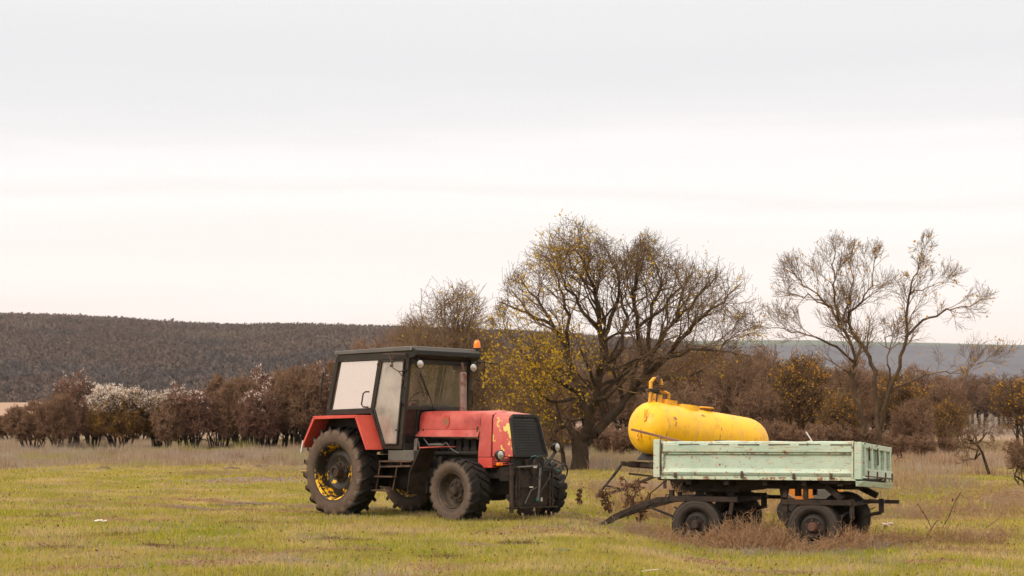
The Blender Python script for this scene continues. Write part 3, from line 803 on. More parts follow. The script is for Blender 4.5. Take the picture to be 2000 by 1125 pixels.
# fenders
for s in (-1, 1):
    O = [(-.84,1.22),(-.50,1.77),(.64,1.78),(.91,1.18)]
    mb = MB()
    for i in range(3):
        (x0,z0),(x1,z1) = O[i], O[i+1]
        dx, dz = x1-x0, z1-z0; L_ = math.hypot(dx, dz); nx, nz = -dz/L_*.02, dx/L_*.02
        y0, y1 = s*.77, s*1.15
        mb.hexa([(x0-nx,y0,z0-nz),(x1-nx,y0,z1-nz),(x1-nx,y1,z1-nz),(x0-nx,y1,z0-nz),(x0,y0,z0),(x1,y0,z1),(x1,y1,z1),(x0,y1,z0)])
    # outer lip, widening down the front
    for i, w0, w1 in ((0,.035,.055),(1,.055,.05),(2,.05,.02)):
        (x0,z0),(x1,z1) = O[i], O[i+1]; dx, dz = x1-x0, z1-z0; L_ = math.hypot(dx, dz); nx, nz = dz/L_, -dx/L_
        y0, y1 = s*1.151, s*1.163
        mb.hexa([(x0+nx*w0,y0,z0+nz*w0),(x1+nx*w1,y0,z1+nz*w1),(x1+nx*w1,y1,z1+nz*w1),(x0+nx*w0,y1,z0+nz*w0),(x0,y0,z0+.002),(x1,y0,z1+.002),(x1,y1,z1+.002),(x0,y1,z0+.002)])
    fd = part('rear_mudguard', mb, M['red_worn'], T, .004)
    mb = MB(); mb.hexa([(-.86,s*1.12,1.13),(-.83,s*1.12,1.13),(-.83,s*1.165,1.13),(-.86,s*1.165,1.13),(-.80,s*1.12,1.34),(-.765,s*1.12,1.34),(-.765,s*1.168,1.34),(-.80,s*1.168,1.34)])
    part('white_stripe', mb, M['white'], fd)
    mb = MB(); mb.prism([(-.5,1.75),(.62,1.76),(.88,1.18),(.5,1.12),(-.4,1.2),(-.8,1.22)], s*.775, s*.79)
    part('inner_guard', mb, M['black'], T)
    # front mudguard: red top piece and brown rusty sheets to the rear
    mb = MB(); mb.hexa([(2.02,s*.60,1.205),(2.52,s*.60,1.225),(2.52,s*.98,1.225),(2.02,s*.98,1.205),(2.02,s*.60,1.225),(2.52,s*.60,1.24),(2.52,s*.98,1.24),(2.02,s*.98,1.225)])
    part('front_mudguard', mb, M['red'], T, .004)
    mb = MB()
    mb.hexa([(1.72,s*.55,.42),(1.74,s*.55,.42),(1.74,s*.98,.42),(1.72,s*.98,.42),(1.78,s*.55,.80),(1.80,s*.55,.80),(1.80,s*.98,.80),(1.78,s*.98,.80)])
    mb.hexa([(1.78,s*.55,.80),(1.80,s*.55,.79),(1.80,s*.98,.79),(1.78,s*.98,.80),(2.02,s*.60,1.20),(2.05,s*.60,1.20),(2.05,s*.97,1.20),(2.02,s*.97,1.20)])
    part('splash_guard', mb, M['rust'] if False else M['rustdark'], T, .004)

# battery box, steps
mb = MB(); mb.box(1.02, 1.66, -.76, -.44, .985, 1.17); part('battery_box', mb, M['greybox'], T, .012)
mb = MB()
mb.bar((.84,-.80,.975),(1.66,-.80,.98), .03, .03); mb.bar((.84,-.80,.88),(1.64,-.80,.90), .03, .03); mb.bar((.855,-.8,.88),(.855,-.8,.975),.025,.025); mb.bar((1.4,-.8,.89),(1.4,-.8,.975),.02,.02)
mb.bar((.84,-.60,.975),(1.66,-.60,.98), .03, .03); mb.box(.86,1.62,-.79,-.6,.965,.972)
mb.bar((.86,-.80,.90),(.785,-.83,.47), .03, .02); mb.bar((1.30,-.80,.90),(1.215,-.83,.47), .03, .02)
mb.box(.81, 1.27, -.90, -.78, .70, .725); mb.box(.77, 1.22, -.93, -.79, .455, .485)
part('step_ladder', mb, M['rust'], T, .003)

# ---- cab
mb = MB()
A_, B_, C_, D_, E_, F_ = (-.55,1.84), (-.27,2.83), (1.55,2.83), (1.35,1.20), (.92,1.20), (.61,1.84)
G_ = (.82, 2.74)
for s in (-1, 1):
    y = s*.755
    def b(p, q, w=.07, h=.07, dy=0): mb.bar((p[0], y+dy, p[1]), (q[0], y+dy, q[1]), h, w, up=(0,1,0))
    b(A_, B_, .07, .085); b((-.27,2.80), (1.55,2.80), .07, .13); b(C_, D_, .07, .085); b((.88,1.225),(1.39,1.225), .07, .075); b(E_, F_, .06, .06)
    b((-.58,1.84), (.64,1.86), .07, .10); b(F_, G_, .055, .075)
mb.box(1.34, 1.42, -.75, .75, 1.17, 1.28)
mb.bar((1.50,-.76,2.74),(1.50,.76,2.74), .07, .16)
mb.bar((1.435,-.76,1.90),(1.435,.76,1.90), .06, .07)
mb.bar((-.53,-.76,1.88),(-.53,.76,1.88), .07, .12); mb.bar((-.29,-.76,2.76),(-.29,.76,2.76), .07, .12)
for s in (-1, 1):
    mb.bar((1.36,s*.44,1.25),(1.43,s*.44,1.88), .05, .05, up=(0,1,0))
mb.bar((-.53,.0,1.88),(-.29,.0,2.74), .16, .05, up=(0,1,0))
part('cab_frame', mb, M['cab'], T, .008)
mb = MB(); mb.box(1.37, 1.41, -.42, .42, 1.05, 1.86); mb.box(-.3,1.36,-.72,.72,1.14,1.19); mb.box(-.50,-.44,-.7,.7,1.2,1.84); mb.box(.25,.3,-.7,.7,1.2,1.5)
part('cab_bulkhead', mb, M['black'], T)
# roof with a front visor
mb = MB()
mb.hexa([(-.36,-.815,2.865),(1.66,-.815,2.875),(1.66,.815,2.875),(-.36,.815,2.865),(-.34,-.80,2.935),(1.64,-.80,2.955),(1.64,.80,2.955),(-.34,.80,2.935)])
part('roof', mb, M['roof'], T, .012)
mb = MB()
mb.loft([[(1.50,s,2.73),(1.70,s,2.76),(1.76,s,2.80),(1.76,s,2.88),(1.70,s,2.925),(1.661,s,2.925),(1.661,s,2.86),(1.50,s,2.86)] for s in (-.79,.79)])
part('visor', mb, M['black'], T, .01)
# glazing
def pane(name, pts, m):
    mb = MB(); mb.add(pts, [tuple(range(len(pts)))]); n = len(pts)
    nrm = (Vector(pts[1])-Vector(pts[0])).cross(Vector(pts[2])-Vector(pts[0])).normalized()*.006
    mb.add([tuple(Vector(p)+nrm) for p in pts], [tuple(range(n-1, -1, -1))])
    return part(name, mb, M[m], T)
for s in (-1, 1):
    pane('side_window', [(-.50,s*.748,1.88),(-.24,s*.748,2.76),(.78,s*.748,2.76),(.58,s*.748,1.88)], 'win_side' if s < 0 else 'win_rear')
    # door with its frame, hinge and pane
    mb = MB()
    DP = [(.70,1.90),(.905,2.715),(1.475,2.715),(1.29,1.27),(.965,1.27)]
    for i in range(5):
        p, q = DP[i], DP[(i+1) % 5]
        mb.bar((p[0], s*.79, p[1]), (q[0], s*.79, q[1]), .03, .05, up=(0,1,0))
    d = part('door', mb, M['cab'], T, .005)
    mb = MB(); mb.add([(x, s*.782, z) for x, z in DP], [tuple(range(5))]); mb.add([(x, s*.787, z) for x, z in DP], [tuple(range(4,-1,-1))])
    part('pane', mb, M['win_door'], d)
    mb = MB(); mb.tube([(.585,s*.80,2.19),(.55,s*.86,2.19),(.50,s*.87,2.16),(.455,s*.87,1.97),(.49,s*.86,1.925),(.56,s*.80,1.92)] if s < 0 else [(.585,s*.80,2.19),(.55,s*.86,2.19),(.46,s*.87,1.95),(.56,s*.80,1.92)], .013, 8)
    part('grab_handle', mb, M['black'], T, smooth=True)
    mb = MB(); mb.tube([(1.47,s*.80,2.25),(1.50,s*.85,2.22),(1.48,s*.86,2.0),(1.44,s*.80,1.93)], .012, 8)
    part('grab_handle', mb, M['black'], T, smooth=True)
    mb = MB(); mb.box(1.27,1.36,s*.80-.02,s*.80+.02,1.50,1.53); mb.box(1.44,1.52,s*.80-.02,s*.80+.02,2.52,2.55); parts_each('hinge', mb, M['black'], d)
    pane('lower_window', [(1.375,s*.47,1.28),(1.365,s*.73,1.28),(1.43,s*.73,1.87),(1.435,s*.47,1.87)], 'win_dark')
pane('windscreen', [(1.44,-.72,1.93),(1.44,.72,1.93),(1.51,.72,2.69),(1.51,-.72,2.69)], 'win_front')
pane('rear_window', [(-.52,-.72,1.93),(-.52,.72,1.93),(-.30,.72,2.72),(-.30,-.72,2.72)], 'win_rear')
mb = MB(); mb.tube([(1.50,-.12,1.86),(1.53,-.22,2.05),(1.545,-.46,2.45)], .009, 6); mb.bar((1.525,-.27,2.12),(1.555,-.50,2.50), .034, .014, up=(1,0,0))
mb.lathe([(-.02,.02),(.04,.02)], c=(1.48,-.12,1.87), axis='X', n=8)
part('wiper', mb, M['rubber'], T)
# seat, wheel, dash
mb = MB(); mb.box(.35,.85,-.26,.26,1.45,1.60); mb.hexa([(.28,-.25,1.58),(.40,-.25,1.58),(.40,.25,1.58),(.28,.25,1.58),(.16,-.23,2.15),(.24,-.23,2.15),(.24,.23,2.15),(.16,.23,2.15)]); mb.box(.45,.75,-.15,.15,1.19,1.45)
part('seat', mb, M['black'], T, .04)
mb = MB(); mb.hexa([(.75,-.62,1.30),(1.22,-.62,1.24),(1.22,-.40,1.24),(.75,-.40,1.30),(.85,-.60,1.72),(1.0,-.60,1.66),(1.0,-.42,1.66),(.85,-.42,1.72)]); part('seat_cover', mb, M['pale'], T, .05)
mb = MB(); mb.box(1.16,1.36,-.35,.35,1.75,1.98); mb.tube([(1.15,0,1.85),(.98,0,2.02)], .03); part('dashboard', mb, M['dark'], T, .03)
mb = MB(); cx, cz = .97, 2.04; ux, uz_ = .64, .77
mb.tube([(cx+ux*.2*math.sin(a), .2*math.cos(a), cz+uz_*.2*math.sin(a)) for a in np.linspace(0, 2*math.pi, 33)], .014, 8)
mb.tube([(cx,-.19,cz),(cx,.19,cz)], .011); part('steering_wheel', mb, M['black'], T, smooth=True)
# mirror arms
mb = MB()
mb.tube([(1.50,-.80,2.81),(1.22,-.92,2.83),(1.10,-.95,2.82),(.98,-.95,2.66)], .010, 6); mb.tube([(1.22,-.92,2.83),(1.32,-.92,2.58),(1.42,-.88,2.52),(1.46,-.79,2.53)], .010, 6)
mb.tube([(1.42,-.88,2.52),(1.50,-.82,2.38)], .008, 6); mb.tube([(1.34,-.92,2.80),(1.30,-.93,2.63)], .008, 6)
mb.lathe([(-.015,.022),(.015,.022)], c=(.98,-.95,2.65), n=8); mb.lathe([(-.015,.022),(.015,.022)], c=(1.29,-.93,2.62), n=8)
part('mirror_arm', mb, M['rust'], T)
mb = MB()
mb.tube([(1.62,.74,2.74),(1.64,1.0,2.74),(1.66,1.36,2.71)], .011, 6); mb.tube([(1.66,1.0,2.74),(1.62,1.0,2.50),(1.52,.8,2.40)], .008, 6); mb.tube([(1.66,1.36,2.71),(1.66,1.38,2.62)], .008, 6)
mb.bar((1.60,.74,2.70),(1.60,.92,2.72), .05, .03)
part('mirror_arm', mb, M['black'], T)
mb = MB(); mb.tube([(-.68,-.78,2.55),(-.70,-.80,2.30),(-.74,-.80,2.02)], .016, 6); mb.tube([(-.68,-.78,2.45),(-.42,-.76,2.42)], .01, 6); part('rear_mirror', mb, M['black'], T)
lamp('work_lamp', 1.74, -.67, 2.645, .078, R(-10)); lamp('work_lamp', 1.74, .63, 2.625, .078, R(-14))
mb = MB(); mb.tube([(1.69,-.67,2.70),(1.69,-.67,2.77)], .014, 6); mb.tube([(1.69,.63,2.68),(1.69,.63,2.77)], .014, 6); parts_each('lamp_bracket', mb, M['black'], T)
mb = MB(); mb.tube([(1.62,.84,2.72),(1.62,.84,2.955)], .017, 8); mb.lathe([(2.955,.066),(2.985,.066),(2.99,.0)], c=(1.62,.84,0), axis='Z', n=20); mb.lathe([(2.94,0),(2.955,.066)], c=(1.62,.84,0), axis='Z', n=20)
bk = part('beacon_base', mb, M['black'], T)
mb = MB(); mb.lathe([(2.985,.062),(3.06,.058),(3.10,.048),(3.125,.028),(3.13,0)], c=(1.62,.84,0), axis='Z', n=24); part('beacon', mb, M['amber'], T, smooth=True)
# exhaust
mb = MB(); mb.tube([(2.05,.05,1.80),(2.05,.05,2.50)], .062, 16); mb.tube([(2.05,.05,2.50),(2.05,.05,2.52)], [.062,.03], 16); mb.tube([(2.05,.05,1.82),(2.05,.05,1.84)], .075, 16); mb.tube([(2.05,.05,2.12),(2.05,.05,2.13)], .067, 16)
ex = part('exhaust_pipe', mb, M['exhaust'], T, smooth=True)
mb = MB(); mb.tube([(2.05,.05,2.50),(2.05,.05,2.58),(2.03,.05,2.68)], .022, 12); part('exhaust_tip', mb, M['rust'], ex, smooth=True)
# rear linkage with a yellow end
mb = MB(); mb.bar((-.3,-.5,.62),(-1.2,-.62,.66), .05, .07); mb.bar((-.3,.5,.62),(-1.2,.62,.66), .05, .07); mb.bar((-1.1,-.65,.66),(-1.1,.65,.66), .05, .05); mb.tube([(-.3,0,1.0),(-1.1,0,.95)], .025)
part('rear_linkage', mb, M['rustdark'], T, .005)
mb = MB(); mb.tube([(-1.0,-.80,.78),(-1.26,-.80,.77)], .024, 10); mb.bar((-1.05,-.64,.68),(-1.02,-.80,.80), .04, .04); part('link_end', mb, M['brass'], T)

# ================================================================== MINT TRAILER
TB = R(24.5)
Q = ((1672-1000)/F*24.5, 24.5)
trl = empty('farm_trailer', (Q[0], Q[1], 0), -TB, 'pale mint green flatbed farm trailer with rusty sides parked in dry weeds', 'trailer')
# local: x along the side (0 = near right corner, negative to the left), -y outward to the camera, z absolute
Lb, Wb = -3.12, 2.06
roll = R(-2.4)
body_objs = []
def tp(name, mb, mat, parent=None, bevel=0, smooth=False, rolled=True):
    if rolled:
        v = []
        for (x, y, z) in mb.v:
            v.append((x, y*math.cos(roll) - (z-.75)*math.sin(roll)*0, z + y*math.sin(roll)))
        mb.v = v
    return part(name, mb, mat, parent or trl, bevel, smooth)
# near side board: flat sheet, rounded top and bottom bulges, end edges
def side_board(name, x0, x1, y, out, zb=.80, zt=1.325):
    s = out                                  # -1 outward towards the camera
    mb = MB()
    sec = [(y, zb), (y+s*.035, zb+.01), (y+s*.055, zb+.05), (y+s*.035, zb+.095), (y+s*.012, zb+.11), (y+s*.012, zb+.34),
           (y+s*.06, zb+.365), (y+s*.065, zb+.47), (y+s*.06, zt-.015), (y+s*.045, zt), (y, zt)]
    mb.loft([[(x, a + .006*math.sin(x*4.1+b_*6) + .003*math.sin(x*13), b_ + (.004*math.sin(x*3.3+1) + .003*math.sin(x*9))*(b_ > 1.2)) for a, b_ in sec] for x in np.linspace(x0, x1, 40)])
    return mb
tp('side_board', side_board('s', -3.00, -.03, 0, -1), M['mint'], bevel=.004)
tp('side_board', side_board('s', -3.00, -.03, Wb, 1), M['mint'], bevel=.004)
mb = MB(); 
for k in range(6):
    x = -2.72 + k*.47; mb.box(x, x+.33, -.0745, -.0600, 1.268, 1.279)
tp('slot', mb, M['rustdark'])
mb = MB()
mb.box(-3.0, -2.975, -.062, -.01, .80, 1.32); mb.box(-.052, -.028, -.070, -.0, .795, 1.328); mb.box(-2.97,-.05,-.050,-.016,1.132,1.142)
tp('edge_strip', mb, M['mintedge'], bevel=.003)
mb = MB()
mb.box(-3.02, 0, -.035, .02, .742, .788); mb.box(-3.02, 0, Wb-.02, Wb+.035, .742, .788)
tp('bed_rail', mb, M['mintedge'], bevel=.004)
mb = MB(); mb.box(-3.0, 0, .022, Wb-.022, .755, .785)
fl_ = tp('bed_floor', mb, M['rustdark'])
# corner posts
mb = MB(); mb.box(-3.14, -3.035, -.055, .06, .77, 1.352); tp('corner_post', mb, M['mint'], bevel=.006)
mb = MB(); mb.box(-3.14, -3.035, Wb-.06, Wb+.055, .77, 1.352); tp('corner_post', mb, M['mint'], bevel=.006)
mb = MB(); mb.box(-.018, .085, -.05, .06, .765, 1.315); tp('corner_post', mb, M['mint'], bevel=.006)
mb = MB(); mb.box(-.018, .085, Wb-.06, Wb+.05, .765, 1.315); tp('corner_post', mb, M['mint'], bevel=.006)
mb = MB(); mb.box(-3.11, -3.065, .062, Wb-.062, .79, 1.345); tp('headboard', mb, M['mint'], bevel=.006)
# tailboard facing right with ribs
mb = MB()
mb.box(.03, .05, .062, Wb-.062, .83, 1.31); mb.box(.05, .10, .10, Wb-.0, 1.235, 1.31); mb.box(.05, .115, .10, Wb+.0, .82, .93)
for y in (.17, .64, 1.10, 1.56, 1.98): mb.box(.05, .10, y-.05, y+.05, .931, 1.234)
tp('tailboard', mb, M['mint'], bevel=.006)
mb = MB()
for y in (.28, .9, 1.5, 1.98): mb.box(.115, .13, y-.022, y+.022, .77, .90)
mb.tube([(.12,.1,.815),(.12,2.02,.815)], .012, 6)
for y in (.12, .95): mb.box(.10, .112, y-.04, y+.04, 1.29, 1.30)
mb.tube([(.106,.40,1.26),(.108,.42,1.05)], .012, 6); mb.tube([(.106,1.0,1.26),(.108,1.02,1.0)], .012, 6)
tp('hinge', mb, M['rust'])
mb = MB(); mb.hexa([(.0,-.02,.66),(.10,.02,.66),(.10,Wb,.66),(.0,Wb,.66),(.0,-.04,.742),(.13,-.03,.742),(.13,Wb+.03,.742),(.0,Wb+.03,.742)]); tp('rear_cross_member', mb, M['mint'], bevel=.004)
mb = MB()
for x in (-2.78, -1.72, -.92, -.36):
    mb.box(x-.022, x+.022, -.072, -.034, .765, .80); mb.box(x-.016, x+.016, -.080, -.055, .80, .875 if x > -2 and x < -1.5 else .845)
parts_each('latch', mb, M['rust'], trl, bevel=.003)
mb = MB(); mb.tube([(-3.01,-.07,.80),(-3.015,-.075,1.08),(-3.0,-.07,1.29)], .014, 6); mb.tube([(-3.02,-.06,1.29),(-3.03,-.03,1.36),(-3.01,0,1.39)], .009, 6); tp('latch_rod', mb, M['rust'])
# under frame
mb = MB()
mb.box(-2.70, -.05, .42, .52, .60, .735); mb.box(-2.70, -.05, 1.76, 1.86, .60, .735)
for x in (-2.6, -2.0, -1.4, -.8, -.25): mb.box(x-.04, x+.04, .05, Wb-.05, .66, .738)
mb.box(-2.72,-1.9,.40,1.88,.545,.60)
mb.hexa([(-.55,.05,.70),(-.1,.05,.68),(-.1,2.0,.68),(-.55,2.0,.70),(-.55,.05,.738),(.0,.05,.738),(.0,2.0,.738),(-.55,2.0,.738)])
tp('under_frame', mb, M['rustdark'], bevel=.006, rolled=False)
mb = MB(); mb.lathe([(.475,0),(.475,.36),(.545,.36),(.545,0)], c=(-2.3,1.14,0), axis='Z', n=36); mb.lathe([(.50,.40),(.52,.40)], c=(-2.3,1.14,0), axis='Z', n=36)
mb.box(-2.62,-2.5,.44,.5,.47,.6); mb.box(-2.1,-2.0,.44,.5,.47,.6)
tp('turntable', mb, M['rustdark'], rolled=False)
mb = MB()
mb.box(-2.98, -1.86, .16, .24, .395, .475); mb.box(-2.98, -1.66, 1.98, 2.06, .39, .45); mb.box(-2.9,-2.82,.2,2.0,.39,.46); mb.box(-1.95,-1.87,.2,2.0,.39,.46); mb.box(-2.35,-2.25,.2,2.0,.39,.46)
mb.box(-2.35,-1.64,.9,.98,.46,.52); mb.box(-1.70,-1.62,.9,.98,.28,.52); mb.tube([(-1.66,.94,.30),(-1.8,.94,.27),(-1.92,.6,.24)], .03, 8)
mb.bar((-1.95,.20,.40),(-1.98,.20,.20), .06, .05)
tp('front_bogie_frame', mb, M['rustdark'], bevel=.006, rolled=False)
mb = MB()
def leaf_spring(x0, x1, xc, y, z0, zc):
    for k in range(4):
        f_ = 1 - k*.2
        pts = [(xc+(x0-xc)*f_, y, zc+(z0-zc)*f_*f_-k*.016), (xc, y, zc-k*.016), (xc+(x1-xc)*f_, y, zc+(z0-zc)*f_*f_-k*.016)]
        P = [pts[0], tuple((Vector(pts[0])+Vector(pts[1]))/2 + Vector((0,0,-(z0-zc)*f_*f_*.25))), pts[1], tuple((Vector(pts[2])+Vector(pts[1]))/2 + Vector((0,0,-(z0-zc)*f_*f_*.25))), pts[2]]
        for i in range(4): mb.bar(P[i], P[i+1], .06, .014)
for y in (.30, 1.95):
    for a_ in ((-2.92, -1.92, -2.45, y, .30, .14), (-1.12, -.14, -.66, y, .28, .14)):
        mb = MB(); leaf_spring(*a_); part('leaf_spring', mb, M['dark'], trl)

mb = MB()
mb.box(-1.18, -.10, .14, .22, .37, .45); mb.box(-1.18, .22, 1.98, 2.06, .34, .40); mb.box(-1.16,-1.08,.22,1.98,.35,.41); mb.box(-.22,-.14,.22,1.98,.35,.41)
mb.bar((-1.12,.18,.46),(-1.12,.30,.64),.07,.07); mb.bar((-.80,.18,.46),(-.80,.18,.66),.07,.07); mb.bar((-.24,.18,.46),(-.52,.30,.66),.07,.09)
mb.bar((-.12,2.02,.46),(-.60,2.0,.70),.08,.10); mb.bar((-1.12,2.02,.46),(-1.12,2.0,.68),.07,.07); mb.bar((-.8,2.02,.46),(-.8,2.0,.68),.07,.07)
mb.bar((-1.22,.35,.68),(-1.14,.35,.10),.07,.06); mb.bar((-1.14,.35,.10),(-1.02,.35,-.12),.08,.08); mb.box(-1.14,-.95,.30,.42,.02,.06)
mb.box(-.10, .22, .9, .97, .38, .43); mb.box(.14, .21, .9, .97, .24, .455); mb.tube([(.17,.94,.24),(.05,.94,.22),(-.1,.9,.16)], .028, 8)
mb.box(-.14,-.08,.18,.24,.18,.46); mb.box(-1.16,-1.08,.16,.24,.26,.42)
mb.tube([(-1.0,.5,.49),(-1.0,.5,.62)], .05, 10)
tp('rear_bogie_frame', mb, M['rustdark'], bevel=.006, rolled=False)
mb = MB()
for x in (-2.45, -.66): mb.tube([(x,.3,.05),(x,1.98,.13)], .045, 12)
parts_each('axle', mb, M['dark'], trl)
WT = .22
tprof = [(-.36*WT,.235),(-.46*WT,.25),(-.52*WT,.29),(-.50*WT,.345),(-.42*WT,.383),(-.34*WT,.396),(0,.402),(.34*WT,.396),(.42*WT,.383),(.50*WT,.345),(.52*WT,.29),(.46*WT,.25),(.36*WT,.235)]
def trailer_wheel(x, y, z, flip, rz=0, parent=trl, rust=False, scale=1.0):
    mb = MB(); mb.lathe([(.36*WT,.24),(.3*WT,.215),(-.2*WT,.21),(-.3*WT,.22),(-.40*WT,.24),(-.42*WT,.247),(-.38*WT,.25)], n=44)
    mb.lathe([(-.1*WT,.212),(-.2*WT,.19),(-.38*WT,.165),(-.42*WT,.145),(-.36*WT,.12),(-.36*WT,0)], n=44)
    w = part('wheel', mb, M['rim_t'], parent, smooth=True)
    mb = MB(); mb.lathe(tprof, n=60)
    for g in (-.24, -.08, .08, .24): mb.lathe([((g-.025)*WT,.405),((g-.025)*WT,.408),((g+.025)*WT,.408),((g+.025)*WT,.405)], n=60)
    for r_ in (.28, .335): mb.lathe([(-.515*WT,r_),(-.535*WT,r_+.006),(-.515*WT,r_+.012)], n=60)
    part('tyre', mb, M['tyre_t'], w, smooth=True)
    mb = MB(); mb.lathe([(-.3*WT,.085),(-.55*WT,.08),(-.75*WT,.06),(-.8*WT,.05),(-.8*WT,0)], n=20)
    for k in range(6):
        a = k*math.pi/3; mb.lathe([(-.34*WT,.016),(-.5*WT,.016),(-.5*WT,0)], c=(.108*math.cos(a), 0, .108*math.sin(a)), n=6)
    part('hub', mb, M['hubrust'] if rust else M['rustdark'], w, smooth=True)
    w.location = (x, y, z); w.rotation_euler = (0, .4, rz + (math.pi if flip else 0)); w.scale = (scale,)*3
    return w
trailer_wheel(-2.52, .26, .035, False); trailer_wheel(-2.40, 1.94, .12, True)
trailer_wheel(-.69, .26, .035, False, rust=True); trailer_wheel(-.62, 1.94, .12, True)
# drawbar: two curved beams meeting at the eye
mb = MB()
tip = Vector((-4.34, .95, -.02))
for (y0, x0) in ((.42, -2.78), (1.72, -2.86)):
    P = [(x0, y0, .425), (-3.25, y0*.85+.95*.15, .40), (-3.75, y0*.5+.95*.5, .25), (-4.15, y0*.2+.95*.8, .09), tuple(tip)]
    for i in range(4): mb.bar(P[i], P[i+1], .045, .09 if i < 2 else .075)
mb.bar((-3.35,.50,.37),(-3.35,1.62,.37),.05,.06); mb.lathe([(-.03,.03),(-.03,.06),(.03,.06),(.03,.03)], c=(tip.x-.04,tip.y,tip.z), axis='Z', n=16)
mb.tube([(-3.5,.62,.30),(-3.2,.45,.22),(-2.95,.45,.13)], .02, 8)
mb.tube([(-3.30,1.0,.38),(-3.30,1.0,.46),(-3.22,1.0,.47)], .014, 6); mb.box(-3.05,-2.98,.42,.5,.46,.56); mb.box(-2.92,-2.86,.45,.52,.46,.53)
tp('drawbar', mb, M['rustdark'], bevel=.005, rolled=False)
mb = MB(); mb.tube([(-3.06,.5,.78),(-3.25,.55,.62),(-3.42,.6,.50),(-3.48,.7,.40)], .012, 6); tp('drawbar_chain', mb, M['rust'], rolled=False)

# long pole leaning over the headboard and the yellow tank's nose
def world_part(name, mb, mat, label, cat, bevel=0, group=None):
    c = Vector((0, 0, 0))
    for p in mb.v: c += Vector(p)
    c /= len(mb.v); zmin = min(p[2] for p in mb.v); c.z = zmin
    mb.v = [tuple(Vector(p)-c) for p in mb.v]
    o = part(name, mb, mat, None, bevel, loc=c)
    return tag(o, label, cat, group)
mtx = Matrix.Translation(trl.location) @ Matrix.Rotation(-TB, 4, 'Z')
def tl(x, y, z): return mtx @ Vector((x, y, z + y*math.sin(roll)))
mb = MB(); mb.bar(tl(-2.78,.3,1.325), tl(-3.70,.5,1.535), .05, .035)
world_part('wooden_pole', mb, M['wood'], 'thin brown pole lying over the front end of the mint trailer', 'pole', .004)
mb = MB(); mb.bar(tl(-2.30,.60,1.355), tl(-1.55,.55,1.325), .30, .025)
world_part('dark_sheet', mb, M['rubber'], 'crumpled black sheet on the front edge of the mint trailer', 'sheet', .006)
mb = MB(); mb.bar(tl(-.80,.7,1.30), tl(-.93,.7,1.50), .035, .012); mb.bar(tl(-.80,.7,1.31), tl(-1.02,.72,1.29), .03, .03); mb.bar(tl(-.85,.7,1.36), tl(-.98,.72,1.33), .012, .02); mb.bar(tl(-.80,.7,1.30), tl(-.78,.7,.85), .03, .015)
world_part('metal_strip', mb, M['white'], 'bent pale metal strip sticking up out of the trailer bed', 'metal strip', .002)

# ================================================================== YELLOW TANKER
TC = R(33)
axis = Vector((math.cos(TC), math.sin(TC), -math.tan(R(7.0)))).normalized()
d0 = 39.6; rT = .625
# tank centre near end
Nc = Vector(((1271-1000)/F*d0, d0, EYE - (835.5-860)/F*d0))
tk = empty('tank_trailer', (Nc.x, Nc.y, gz1(Nc.x, Nc.y)), 0, 'yellow cylindrical tank trailer with rusty pipes, tilted nose up behind the mint trailer', 'tanker')
Lt = 3.49
tank_rot = axis.to_track_quat('X', 'Z').to_euler()
mb = MB()
prof = []
dome = .46
for k in range(9):
    a = math.pi/2*k/8; prof.append((-dome*math.cos(a)*1.0, rT*math.sin(a)**.9 if k else 0))
prof += [(.01, rT+.004), (.03, rT+.004), (.035, rT), (1.66, rT), (1.665, rT+.005), (1.69, rT+.005), (1.695, rT)]
for k in range(10):
    a = math.pi/2*k/9; prof.append((Lt-.62 + .62*math.sin(a), rT*math.cos(a)**.75 if k < 9 else 0))
mb.lathe(prof, axis='X', n=64)
def kp(name, mb, mat, parent=None, bevel=0, smooth=False):
    o = part(name, mb, mat, parent or tk, bevel, smooth)
    if parent is None: o.location = (0, 0, Nc.z - tk.location.z); o.rotation_euler = tank_rot
    return o
tank = kp('tank', mb, M['tank'], smooth=True)
# ring handles and brackets on the near dome
mb = MB()
def hx(y, z): 
    r_ = math.hypot(y, z)/rT; return -dome*math.sqrt(max(0, 1-r_**2.2)) + .01
def facept(px_, py_):                     # put fittings on the dome by their offset from its centre
    return px_, py_
for (y, z, s) in ((-.30, .25, 1), (-.15, -.19, -.8)):
    x = hx(y, z)
    if s > 0: mb.tube([(x-.02,y-.03,z+.13),(x-.05,y-.03,z+.12),(x-.06,y-.02,z-.12),(x-.05,y+.03,z-.16),(x-.05,y+.06,z-.12),(x-.05,y+.05,z+.13)], .016, 6)
    else: mb.tube([(x-.02,y-.05,z+.12),(x-.05,y-.05,z-.10),(x-.05,y-.01,z-.15),(x-.05,y+.05,z-.10),(x-.02,y+.05,z+.03)], .018, 6)
parts_each('dome_bracket', mb, M['tankpipe'], tank, smooth=True)
# pipework on top
mb = MB()
zt = rT
X0 = .02
mb.tube([(X0-.18,-.06,zt-.1),(X0-.18,-.06,zt+0.216)], .035, 10); mb.tube([(X0-.05,-.05,zt-.05),(X0-.05,-.05,zt+0.187)], .05, 10)
mb.tube([(X0-.15,-.02,zt+0.288),(X0-.17,-.02,zt+0.446),(X0-.10,-.02,zt+0.533),(X0+.02,-.02,zt+0.562),(X0+.12,-.02,zt+0.533),(X0+.16,-.02,zt+0.461),(X0+.15,-.02,zt+0.360)], .046, 12)
mb.tube([(X0+.17,0,zt-.05),(X0+.17,0,zt+0.187)], .055, 10)
mb.tube([(X0+.10,0,zt+0.302),(X0+.30,0,zt+0.274),(X0+.42,0,zt+0.245),(X0+.44,0,zt+0.115)], .040, 10)
mb.box(X0+.26,X0+.58,-.16,.10,zt-.05,zt+0.101)
pp = part('pipework', mb, M['tankpipe'], tank, .004, smooth=True)
mb = MB()
